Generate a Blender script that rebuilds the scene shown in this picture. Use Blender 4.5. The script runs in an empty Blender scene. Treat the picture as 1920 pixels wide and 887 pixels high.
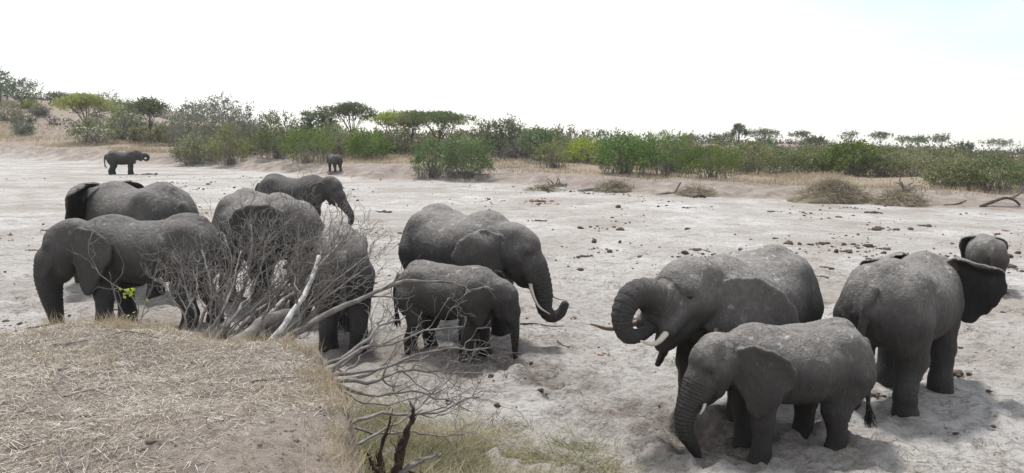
import bpy, math, random
import numpy as np
from mathutils import Vector, Matrix

scene = bpy.context.scene
col = scene.collection
rad = math.radians

# ------------------------------------------------------------------ camera
CAM_Z, FOCAL_PX = 3.7, 1440.0
PITCH, ROLL = rad(6.87), rad(0.8)
_F = np.array([0, math.cos(PITCH), -math.sin(PITCH)])
_R0 = np.array([1.0, 0, 0]); _U0 = np.array([0, math.sin(PITCH), math.cos(PITCH)])
_R = _R0 * math.cos(ROLL) + _U0 * math.sin(ROLL)
_U = _U0 * math.cos(ROLL) - _R0 * math.sin(ROLL)
cam_data = bpy.data.cameras.new('camera')
cam_data.sensor_width = 36.0
cam_data.lens = FOCAL_PX / 1920.0 * 36.0
cam_data.clip_start = 0.1
cam_data.clip_end = 6000.0
cam = bpy.data.objects.new('camera', cam_data)
col.objects.link(cam)
M = Matrix(((_R[0], _U[0], -_F[0], 0), (_R[1], _U[1], -_F[1], 0), (_R[2], _U[2], -_F[2], CAM_Z), (0, 0, 0, 1)))
cam.matrix_world = M
scene.camera = cam

# ------------------------------------------------------------------ sky and sun (bright thin overcast)
SUN_EL, SUN_AZ = rad(66.0), rad(-22.0)      # azimuth measured from +Y towards +X
world = bpy.data.worlds.new('World'); scene.world = world; world.use_nodes = True
wn, wl = world.node_tree.nodes, world.node_tree.links
wn.clear()
sky = wn.new('ShaderNodeTexSky'); sky.sky_type = 'NISHITA'; sky.sun_disc = False
sky.sun_elevation = SUN_EL; sky.sun_rotation = SUN_AZ
sky.air_density = 1.0; sky.dust_density = 1.0
bg_sky = wn.new('ShaderNodeBackground'); bg_sky.inputs['Strength'].default_value = 0.15
wl.new(sky.outputs[0], bg_sky.inputs['Color'])
tc = wn.new('ShaderNodeTexCoord')
mp = wn.new('ShaderNodeMapping'); mp.inputs['Scale'].default_value = (1.0, 1.0, 3.0)
mp.inputs['Location'].default_value = (0.35, 0.0, 0.1)
wl.new(tc.outputs['Generated'], mp.inputs['Vector'])
nz = wn.new('ShaderNodeTexNoise'); nz.inputs['Scale'].default_value = 1.7; nz.inputs['Detail'].default_value = 5.0
nz.inputs['Roughness'].default_value = 0.5
wl.new(mp.outputs[0], nz.inputs['Vector'])
cr = wn.new('ShaderNodeValToRGB'); cr.color_ramp.elements[0].position = 0.34; cr.color_ramp.elements[1].position = 0.64
cr.color_ramp.elements[0].color = (0.28, 0.28, 0.28, 1); cr.color_ramp.elements[1].color = (0.97, 0.97, 0.97, 1)
wl.new(nz.outputs['Fac'], cr.inputs[0])
bg_cloud = wn.new('ShaderNodeBackground'); bg_cloud.inputs['Color'].default_value = (1.0, 0.992, 0.978, 1)
bg_cloud.inputs['Strength'].default_value = 0.95
mixw = wn.new('ShaderNodeMixShader'); wo = wn.new('ShaderNodeOutputWorld')
wl.new(cr.outputs[0], mixw.inputs[0]); wl.new(bg_sky.outputs[0], mixw.inputs[1]); wl.new(bg_cloud.outputs[0], mixw.inputs[2])
wl.new(mixw.outputs[0], wo.inputs['Surface'])

sun_data = bpy.data.lights.new('sun', 'SUN'); sun_data.energy = 3.3; sun_data.angle = rad(7); sun_data.color = (1.0, 0.975, 0.94)
sun = bpy.data.objects.new('sun', sun_data); col.objects.link(sun)
sd = Vector((math.sin(SUN_AZ) * math.cos(SUN_EL), math.cos(SUN_AZ) * math.cos(SUN_EL), math.sin(SUN_EL)))
sun.rotation_euler = sd.to_track_quat('Z', 'Y').to_euler()
sun.location = (0, 0, 60)

vs = scene.view_settings
vs.view_transform = 'Standard'; vs.look = 'None'; vs.exposure = 0.36; vs.gamma = 1.0; vs.use_curve_mapping = False
scene.render.engine = 'CYCLES'
scene.cycles.use_denoising = True
scene.cycles.max_bounces = 6; scene.cycles.diffuse_bounces = 3; scene.cycles.transparent_max_bounces = 6
scene.cycles.transmission_bounces = 3; scene.cycles.volume_bounces = 1

# ------------------------------------------------------------------ small helpers
rng = np.random.default_rng(7)


def ray(px, py):
    return _F + (px - 960.0) / FOCAL_PX * _R - (py - 443.5) / FOCAL_PX * _U


def on_plane(px, py, z=0.0):
    d = ray(px, py)
    return np.array([0, 0, CAM_Z]) + d * ((z - CAM_Z) / d[2])


def at_depth(px, py, y):
    d = ray(px, py)
    return np.array([0, 0, CAM_Z]) + d * (y / d[1])


def _h(ix, iy, iz, seed):
    n = (ix * 374761393 + iy * 668265263 + iz * 2147483647 + seed * 974634777) & 0xFFFFFFFF
    n = ((n ^ (n >> 13)) * 1274126177) & 0xFFFFFFFF
    return ((n ^ (n >> 16)) & 0xFFFF) / 65535.0


def vnoise(x, y, z=None, seed=0):
    """smooth value noise in -1..1 on numpy arrays"""
    x = np.asarray(x, float); y = np.asarray(y, float)
    z = np.zeros_like(x) if z is None else np.asarray(z, float)
    x0 = np.floor(x).astype(np.int64); y0 = np.floor(y).astype(np.int64); z0 = np.floor(z).astype(np.int64)
    fx, fy, fz = x - x0, y - y0, z - z0
    fx = fx * fx * (3 - 2 * fx); fy = fy * fy * (3 - 2 * fy); fz = fz * fz * (3 - 2 * fz)
    o = 0
    for a in (0, 1):
        wx = fx if a else 1 - fx
        for b in (0, 1):
            wy = fy if b else 1 - fy
            for c in (0, 1):
                wz = fz if c else 1 - fz
                o = o + wx * wy * wz * _h(x0 + a, y0 + b, z0 + c, seed)
    return o * 2 - 1


def smooth01(t):
    t = np.clip(t, 0, 1)
    return t * t * (3 - 2 * t)


def mesh_np(name, V, faces, smooth=False, attrs=None):
    """mesh from numpy: faces is one array (n,k) or a list of such arrays"""
    if isinstance(faces, np.ndarray):
        faces = [faces]
    me = bpy.data.meshes.new(name)
    V = np.ascontiguousarray(V, dtype=np.float32)
    me.vertices.add(len(V)); me.vertices.foreach_set('co', V.ravel())
    lv = np.concatenate([f.ravel() for f in faces]).astype(np.int32)
    lt = np.concatenate([np.full(len(f), f.shape[1]) for f in faces]).astype(np.int32)
    ls = np.concatenate([[0], np.cumsum(lt)[:-1]]).astype(np.int32)
    me.loops.add(len(lv)); me.loops.foreach_set('vertex_index', lv)
    me.polygons.add(len(lt)); me.polygons.foreach_set('loop_start', ls)
    try:
        me.polygons.foreach_set('loop_total', lt)
    except Exception:
        pass
    me.polygons.foreach_set('use_smooth', np.full(len(lt), smooth, dtype=bool))
    for k, (dom, arr) in (attrs or {}).items():
        at = me.attributes.new(k, 'FLOAT', dom)
        at.data.foreach_set('value', np.ascontiguousarray(arr, dtype=np.float32))
    me.update(calc_edges=True)
    return me


def obj(name, me, mat=None, parent=None, **props):
    o = bpy.data.objects.new(name, me)
    col.objects.link(o)
    if mat is not None and me is not None and not me.materials:
        me.materials.append(mat)
    if parent is not None:
        o.parent = parent
    for k, v in props.items():
        o[k] = v
    return o


def thing(name, loc, label, category, group=None, rz=0.0):
    o = bpy.data.objects.new(name, None); col.objects.link(o)
    o.location = loc; o.rotation_euler = (0, 0, rz); o.empty_display_size = 0.3
    o['label'] = label; o['category'] = category
    if group:
        o['group'] = group
    return o


def catmull(P, n):
    """resample a polyline smoothly to n points"""
    P = np.asarray(P, float)
    Q = np.vstack([2 * P[0] - P[1], P, 2 * P[-1] - P[-2]])
    seg = len(P) - 1
    t = np.linspace(0, seg, n); i = np.minimum(t.astype(int), seg - 1); u = (t - i)[:, None]
    p0, p1, p2, p3 = Q[i], Q[i + 1], Q[i + 2], Q[i + 3]
    return 0.5 * ((2 * p1) + (-p0 + p2) * u + (2 * p0 - 5 * p1 + 4 * p2 - p3) * u ** 2 + (-p0 + 3 * p1 - 3 * p2 + p3) * u ** 3)


class Tubes:
    """collects tapered tubes into one mesh"""
    def __init__(self):
        self.V = []; self.Q = []; self.n = 0

    def add(self, P, r, sides=6, cap=True, rough=0.0):
        P = np.asarray(P, float); m = len(P)
        r = np.broadcast_to(np.asarray(r, float), (m,))
        T = np.gradient(P, axis=0); T /= np.linalg.norm(T, axis=1)[:, None] + 1e-9
        ref = np.array([0.31, 0.17, 0.93]) if abs(T[0, 2]) < 0.9 else np.array([1.0, 0.1, 0])
        A = np.cross(T, ref); A /= np.linalg.norm(A, axis=1)[:, None] + 1e-9
        B = np.cross(T, A)
        th = np.linspace(0, 2 * math.pi, sides, endpoint=False)
        ring = (np.cos(th)[None, :, None] * A[:, None] + np.sin(th)[None, :, None] * B[:, None]) * r[:, None, None] + P[:, None]
        if rough:                                   # knots, cracks and splinters
            ring = P[:, None] + (ring - P[:, None]) * (1 + rough * np.random.default_rng(m * 7 + sides).normal(size=(m, sides, 1)).clip(-1.6, 1.6))
        self.V.append(ring.reshape(-1, 3))
        i = np.arange(m - 1)[:, None]; j = np.arange(sides)[None]
        a = self.n + i * sides + j; b = self.n + i * sides + (j + 1) % sides
        self.Q.append(np.stack([a, a + sides, b + sides, b], -1).reshape(-1, 4))
        self.n += m * sides
        if cap:                                    # close both ends with a small tip
            for e, s in ((0, -1), (m - 1, 1)):
                self.V.append((P[e] + T[e] * s * r[e] * 0.6)[None])
                k = self.n; self.n += 1
                base = k
                rb = a[0, 0] if e == 0 else a[-1, 0] + sides
                jj = np.arange(sides); q0 = rb + jj; q1 = rb + (jj + 1) % sides
                tri = np.stack([q1, q0, np.full(sides, base), np.full(sides, base)], -1) if s > 0 else np.stack([q0, q1, np.full(sides, base), np.full(sides, base)], -1)
                self.T = getattr(self, 'T', []); self.T.append(tri[:, :3])

    def mesh(self, name, smooth=True):
        fs = [np.concatenate(self.Q)]
        if getattr(self, 'T', None):
            fs.append(np.concatenate(self.T))
        return mesh_np(name, np.concatenate(self.V), fs, smooth)


# ------------------------------------------------------------------ node helpers
class NB:
    def __init__(self, name):
        self.m = bpy.data.materials.new(name); self.m.use_nodes = True
        self.t = self.m.node_tree; self.t.nodes.clear()
        self.out = self.t.nodes.new('ShaderNodeOutputMaterial')

    def n(self, typ, ins=None, **kw):
        nd = self.t.nodes.new('ShaderNode' + typ)
        for k, v in kw.items():
            setattr(nd, k, v)
        for k, v in (ins or {}).items():
            s = nd.inputs[k]
            if hasattr(v, 'is_linked') or hasattr(v, 'links'):
                self.t.links.new(v, s)
            else:
                s.default_value = v
        return nd

    def coord(self, scale=(1, 1, 1), which='Object'):
        c = self.n('TexCoord')
        return self.n('Mapping', {'Vector': c.outputs[which], 'Scale': scale}).outputs[0]

    def noise(self, vec, scale, detail=4, rough=0.55, dist=0.0):
        return self.n('TexNoise', {'Vector': vec, 'Scale': scale, 'Detail': detail, 'Roughness': rough, 'Distortion': dist}).outputs['Fac']

    def vor(self, vec, scale, feature='F1', out='Distance', rnd=1.0):
        return self.n('TexVoronoi', {'Vector': vec, 'Scale': scale, 'Randomness': rnd}, feature=feature).outputs[out]

    def attr(self, name):
        return self.n('Attribute', attribute_name=name).outputs['Fac']

    def math(self, op, a, b=0.0, clamp=False):
        nd = self.n('Math', {0: a, 1: b}, operation=op); nd.use_clamp = clamp
        return nd.outputs[0]

    def ramp(self, fac, stops):
        r = self.n('ValToRGB', {0: fac}); e = r.color_ramp.elements
        while len(e) < len(stops):
            e.new(0.5)
        for q, (p, c) in zip(e, stops):
            q.position = p
            q.color = (c, c, c, 1) if isinstance(c, (int, float)) else (*c, 1)
        return r.outputs[0]

    def mix(self, fac, a, b, mode='MIX'):
        nd = self.n('MixRGB', blend_type=mode)
        for i, v in zip((0, 1, 2), (fac, a, b)):
            if hasattr(v, 'links'):
                self.t.links.new(v, nd.inputs[i])
            else:
                nd.inputs[i].default_value = v if isinstance(v, (int, float)) or len(v) == 4 else (*v, 1)
        return nd.outputs[0]

    def bump(self, h, strength=0.5, dist=0.02, normal=None):
        ins = {'Height': h, 'Strength': strength, 'Distance': dist}
        if normal is not None:
            ins['Normal'] = normal
        return self.n('Bump', ins).outputs[0]

    def principled(self, color, rough=0.8, normal=None, spec=0.3):
        p = self.n('BsdfPrincipled', {'Specular IOR Level': spec})
        for k, v in (('Base Color', color), ('Roughness', rough)):
            if hasattr(v, 'links'):
                self.t.links.new(v, p.inputs[k])
            else:
                p.inputs[k].default_value = v if isinstance(v, (int, float)) else (*v, 1)
        if normal is not None:
            self.t.links.new(normal, p.inputs['Normal'])
        return p.outputs[0]

    def done(self, shader):
        self.t.links.new(shader, self.out.inputs['Surface'])
        return self.m
# ------------------------------------------------------------------ materials
def mat_skin():
    b = NB('elephant_skin')
    v = b.coord()
    rg = lambda m, sc: b.math('ABSOLUTE', b.math('SUBTRACT', b.noise(b.n('Mapping', {'Vector': v, 'Rotation': m[1], 'Scale': m[0]}).outputs[0], sc, 3, 0.55, 0.5), 0.5))
    w1 = b.ramp(rg(((2.6, 2.6, 0.7), (0, 0.45, 0.3)), 6.5), [(0.0, 0.0), (0.20, 1.0)])
    w2 = b.ramp(rg(((0.8, 0.8, 2.4), (0.35, -0.4, 0)), 7.0), [(0.0, 0.0), (0.18, 1.0)])
    crack = b.math('MULTIPLY', w1, b.math('ADD', 0.4, b.math('MULTIPLY', w2, 0.6)))
    fold = b.noise(b.n('Mapping', {'Vector': v, 'Scale': (3.2, 3.2, 0.8)}).outputs[0], 5.0, 4, 0.6, 0.6)
    fine = b.noise(v, 60.0, 3, 0.6)
    ts = b.attr('trunk_s')
    ring = b.math('MULTIPLY', b.math('SINE', b.math('MULTIPLY', ts, 150.0)), b.math('GREATER_THAN', ts, 0.02))
    h = b.math('ADD', b.math('MULTIPLY', crack, 1.0), b.math('MULTIPLY', fold, 1.1))
    h = b.math('ADD', h, b.math('MULTIPLY', fine, 0.14))
    h = b.math('ADD', h, b.math('MULTIPLY', ring, 0.2))
    nrm = b.bump(h, 0.75, 0.026)
    n1 = b.noise(v, 2.3, 5, 0.6)
    info = b.n('ObjectInfo')
    base = b.mix(b.ramp(n1, [(0.35, 0.0), (0.68, 1.0)]), (0.045, 0.0420, 0.0398), (0.074, 0.068, 0.0632))
    base = b.mix(b.math('MULTIPLY', b.math('SUBTRACT', 1.0, crack), 0.36), base, (0.022, 0.021, 0.020))  # wrinkle shading painted in as darker colour along the cracks
    n2 = b.noise(v, 11.0, 5, 0.6)
    dust = b.math('MULTIPLY', b.attr('dust'), b.ramp(n2, [(0.32, 0.45), (0.68, 1.0)]), True)
    base = b.mix(dust, base, (0.262, 0.246, 0.228))  # pale dust, also painting top light onto the backs
    patch = b.math('MULTIPLY', b.attr('dust'), b.ramp(b.noise(v, 6.5, 6, 0.75, 0.4), [(0.585, 0.0), (0.64, 0.8)]), True)
    base = b.mix(patch, base, (0.46, 0.445, 0.42))
    wet = b.attr('wet')  # wet legs and trunk, plus the painted shade of the ear backs
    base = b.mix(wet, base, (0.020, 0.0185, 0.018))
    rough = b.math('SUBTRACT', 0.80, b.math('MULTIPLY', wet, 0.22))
    return b.done(b.principled(base, rough, nrm, 0.3))


def mat_simple(name, c1, c2, scale=8.0, rough=0.7, bump=0.3, bdist=0.01, spec=0.3, stretch=(1, 1, 1), rnd=0.0):
    b = NB(name); v = b.coord(stretch)
    n = b.noise(v, scale, 5, 0.6)
    c = b.mix(b.ramp(n, [(0.3, 0.0), (0.7, 1.0)]), c1, c2)
    if rnd:
        r = b.n('ObjectInfo').outputs['Random']
        c = b.mix(b.math('MULTIPLY', r, rnd), c, tuple(0.35 * x for x in c1))
    return b.done(b.principled(c, rough, b.bump(n, bump, bdist), spec))


def mat_leaf(name, c_dark, c_light, c_dry=None, trans=0.28):
    """leaf colour varies per leaf ('tint' on the leaf) and a little from plant to plant"""
    b = NB(name)
    t = b.attr('tint'); r = b.n('ObjectInfo').outputs['Random']
    c = b.mix(t, c_dark, c_light)
    if c_dry:
        c = b.mix(b.ramp(b.attr('dry'), [(0.45, 0.0), (0.75, 1.0)]), c, c_dry)
    hs = b.n('HueSaturation', {'Color': c, 'Hue': b.math('ADD', 0.475, b.math('MULTIPLY', r, 0.04)),
                               'Saturation': b.math('ADD', 0.85, b.math('MULTIPLY', b.math('FRACT', b.math('MULTIPLY', r, 7.3)), 0.4)), 'Value': b.math('ADD', 0.85, b.math('MULTIPLY', r, 0.3))}).outputs[0]
    p = b.principled(hs, 0.6, None, 0.25)
    tr = b.n('BsdfTranslucent', {'Color': hs}).outputs[0]
    return b.done(b.n('MixShader', {0: trans, 1: p, 2: tr}).outputs[0])


def mat_straw(name, stops, trans=0.15):
    b = NB(name)
    c = b.ramp(b.attr('tint'), stops)
    p = b.principled(c, 0.75, None, 0.2)
    tr = b.n('BsdfTranslucent', {'Color': c}).outputs[0]
    return b.done(b.n('MixShader', {0: trans, 1: p, 2: tr}).outputs[0])


def mat_bark(name, c1, c2, c3, pale=0.0):
    b = NB(name); v = b.coord()
    n = b.noise(v, 7.0, 6, 0.65); n2 = b.noise(v, 45.0, 4, 0.6)
    c = b.ramp(n, [(0.3, c1), (0.52, c2), (0.7, c3)])
    c = b.mix(b.math('MULTIPLY', n2, 0.4), c, c1)
    if pale:
        c = b.mix(b.ramp(b.noise(v, 14.0, 3, 0.5), [(0.45, 0.0), (0.55, pale)]), c, (0.62, 0.6, 0.57))
    return b.done(b.principled(c, 0.85, b.bump(b.math('ADD', n, n2), 0.6, 0.012), 0.2))


def mat_ground():
    b = NB('dry_ground'); v = b.coord()
    soil, wet, grs = b.attr('soil'), b.attr('wet'), b.attr('grassy')
    big = b.noise(v, 0.16, 4, 0.55, 0.8)
    mid = b.noise(v, 0.9, 5, 0.6, 0.6)
    fine = b.noise(v, 9.0, 5, 0.65)
    grit = b.noise(v, 42.0, 3, 0.7)
    ptch = b.noise(b.n('Mapping', {'Vector': v, 'Scale': (0.8, 1.7, 1.0)}).outputs[0], 3.3, 6, 0.66, 0.9)
    sand = b.mix(b.ramp(mid, [(0.38, 0.0), (0.60, 1.0)]), (0.39, 0.374, 0.352), (0.56, 0.551, 0.533))
    sand = b.mix(b.ramp(b.math('ADD', b.math('MULTIPLY', big, 0.7), b.math('MULTIPLY', mid, 0.3)), [(0.42, 0.0), (0.60, 0.85)]), sand, (0.318, 0.288, 0.254))
    sand = b.mix(b.math('MULTIPLY', b.ramp(ptch, [(0.50, 0.0), (0.62, 1.0)]), 0.62), sand, (0.25, 0.218, 0.19))
    sand = b.mix(b.math('MULTIPLY', b.ramp(fine, [(0.52, 0.0), (0.64, 1.0)]), 0.6), sand, (0.20, 0.175, 0.155))
    # crumbled dung and litter spread thinly over the sand
    lit = b.math('MULTIPLY', b.ramp(b.noise(v, 0.55, 4, 0.6, 0.5), [(0.53, 0.0), (0.66, 1.0)]), b.ramp(b.noise(v, 13.0, 4, 0.7), [(0.47, 0.0), (0.58, 0.9)]), True)
    sand = b.mix(lit, sand, (0.16, 0.12, 0.092))
    speck = b.ramp(b.vor(v, 3.1), [(0.05, 0.9), (0.09, 0.0)])
    sand = b.mix(b.math('MULTIPLY', speck, b.ramp(mid, [(0.45, 0.0), (0.55, 1.0)])), sand, (0.13, 0.10, 0.085))
    dirt = b.mix(b.ramp(mid, [(0.35, 0.0), (0.65, 1.0)]), (0.20, 0.165, 0.14), (0.345, 0.305, 0.27))
    dirt = b.mix(b.ramp(fine, [(0.45, 0.0), (0.75, 0.7)]), dirt, (0.19, 0.155, 0.13))
    c = b.mix(soil, sand, dirt)
    c = b.mix(b.math('MULTIPLY', grs, b.ramp(mid, [(0.3, 0.35), (0.6, 1.0)])), c, (0.27, 0.218, 0.155))
    wt = b.math('MULTIPLY', wet, b.ramp(fine, [(0.28, 0.45), (0.6, 1.0)]), True)
    c = b.mix(wt, c, (0.155, 0.128, 0.108))
    h = b.math('ADD', b.math('MULTIPLY', fine, 1.0), b.math('MULTIPLY', grit, 0.35))
    h = b.math('ADD', h, b.math('MULTIPLY', b.noise(v, 3.0, 4, 0.6), 1.6))
    return b.done(b.principled(c, 0.95, b.bump(h, 1.0, 0.085), 0.1))


def mat_bank():
    b = NB('bank_soil'); v = b.coord()
    mid = b.noise(v, 1.6, 5, 0.6, 0.4); fine = b.noise(v, 14.0, 5, 0.65); grit = b.noise(v, 60.0, 4, 0.7)
    c = b.mix(b.ramp(mid, [(0.35, 0.0), (0.65, 1.0)]), (0.26, 0.222, 0.192), (0.39, 0.35, 0.31))
    c = b.mix(b.ramp(fine, [(0.40, 0.0), (0.75, 0.8)]), c, (0.19, 0.155, 0.13))
    c = b.mix(b.math('MULTIPLY', b.ramp(grit, [(0.55, 0.0), (0.7, 1.0)]), 0.5), c, (0.48, 0.42, 0.36))
    c = b.mix(b.ramp(b.vor(v, 11.0), [(0.10, 0.7), (0.2, 0.0)]), c, (0.12, 0.095, 0.08))
    c = b.mix(b.ramp(b.noise(v, 5.0, 5, 0.7, 0.8), [(0.5, 0.0), (0.62, 0.6)]), c, (0.17, 0.137, 0.115))
    h = b.math('ADD', b.math('MULTIPLY', fine, 1.0), b.math('MULTIPLY', grit, 0.5))
    h = b.math('ADD', h, b.math('MULTIPLY', b.noise(v, 5.0, 4, 0.6), 1.2))
    return b.done(b.principled(c, 0.95, b.bump(h, 1.0, 0.05), 0.1))


SKIN = mat_skin()
IVORY = mat_simple('ivory', (0.42, 0.36, 0.29), (0.66, 0.60, 0.52), 6.0, 0.45, 0.1, 0.005, 0.4)
IVORY_BROWN = mat_simple('stained_ivory', (0.16, 0.105, 0.075), (0.27, 0.19, 0.14), 9.0, 0.5, 0.1, 0.005, 0.35)
EYE = mat_simple('eye_dark', (0.010, 0.008, 0.006), (0.02, 0.014, 0.01), 4.0, 0.15, 0.0, 0.001, 0.6)
HAIR = mat_simple('tail_hair', (0.012, 0.011, 0.011), (0.03, 0.028, 0.026), 20.0, 0.7, 0.0, 0.001)
GROUND = mat_ground()
BANK = mat_bank()
BARK_GREY = mat_bark('weathered_wood', (0.10, 0.09, 0.081), (0.215, 0.198, 0.182), (0.36, 0.338, 0.315))
BARK_PALE = mat_bark('pale_bark', (0.22, 0.205, 0.19), (0.42, 0.40, 0.375), (0.58, 0.56, 0.53), 0.7)
BARK_DARK = mat_bark('dark_bark', (0.05, 0.04, 0.033), (0.10, 0.082, 0.068), (0.16, 0.135, 0.115))
BARK_RED = mat_bark('red_rotten_wood', (0.028, 0.020, 0.017), (0.062, 0.040, 0.033), (0.105, 0.070, 0.058))
LEAF_GREEN = mat_leaf('leaf_green', (0.060, 0.106, 0.034), (0.198, 0.267, 0.099), (0.22, 0.195, 0.15))
LEAF_OLIVE = mat_leaf('leaf_olive', (0.099, 0.115, 0.056), (0.312, 0.333, 0.167), (0.23, 0.20, 0.155))
LEAF_GREY = mat_leaf('leaf_grey', (0.130, 0.145, 0.106), (0.298, 0.311, 0.232), (0.23, 0.205, 0.18))
LEAF_DARK = mat_leaf('leaf_dark', (0.055, 0.077, 0.044), (0.183, 0.230, 0.116), (0.15, 0.13, 0.10))
LEAF_YELLOW = mat_leaf('leaf_yellow', (0.172, 0.230, 0.052), (0.391, 0.460, 0.127), None, 0.35)
LEAF_LIME = mat_leaf('leaf_lime', (0.22, 0.30, 0.05), (0.40, 0.46, 0.09), None, 0.3)
TWIG_GREY = mat_bark('grey_twigs', (0.11, 0.10, 0.093), (0.19, 0.175, 0.165), (0.28, 0.26, 0.245))
DUNG = mat_simple('dung', (0.085, 0.064, 0.052), (0.19, 0.145, 0.115), 14.0, 0.95, 0.8, 0.03, 0.1, rnd=0.5)
DUNG_RED = mat_simple('red_dung', (0.16, 0.085, 0.06), (0.27, 0.16, 0.115), 14.0, 0.95, 0.8, 0.03, 0.1)
STRAW = mat_straw('straw', [(0.0, (0.18, 0.147, 0.118)), (0.35, (0.36, 0.315, 0.26)), (0.65, (0.52, 0.47, 0.395)), (1.0, (0.70, 0.66, 0.58))])
GOLD = mat_straw('golden_grass', [(0.0, (0.24, 0.19, 0.125)), (0.5, (0.43, 0.355, 0.24)), (1.0, (0.58, 0.505, 0.37))])
SCRUB = mat_leaf('dry_scrub', (0.050, 0.046, 0.040), (0.135, 0.122, 0.100), (0.19, 0.16, 0.12))
GREENGRASS = mat_straw('half_dry_grass', [(0.0, (0.11, 0.125, 0.055)), (0.25, (0.20, 0.20, 0.095)), (0.5, (0.39, 0.35, 0.215)), (1.0, (0.60, 0.545, 0.41))])
REED = mat_straw('dead_reed', [(0.0, (0.17, 0.14, 0.10)), (0.5, (0.35, 0.305, 0.225)), (1.0, (0.52, 0.465, 0.36))])
# ------------------------------------------------------------------ elephants: one smooth implicit body each, meshed with surface nets
def rotz(a):
    c, s = math.cos(a), math.sin(a); return np.array([[c, -s, 0], [s, c, 0], [0, 0, 1.0]])


def roty(a):                                  # positive lifts the nose (+x towards +z)
    c, s = math.cos(a), math.sin(a); return np.array([[c, 0, -s], [0, 1.0, 0], [s, 0, c]])


def rotx(a):
    c, s = math.cos(a), math.sin(a); return np.array([[1.0, 0, 0], [0, c, -s], [0, s, c]])


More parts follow.
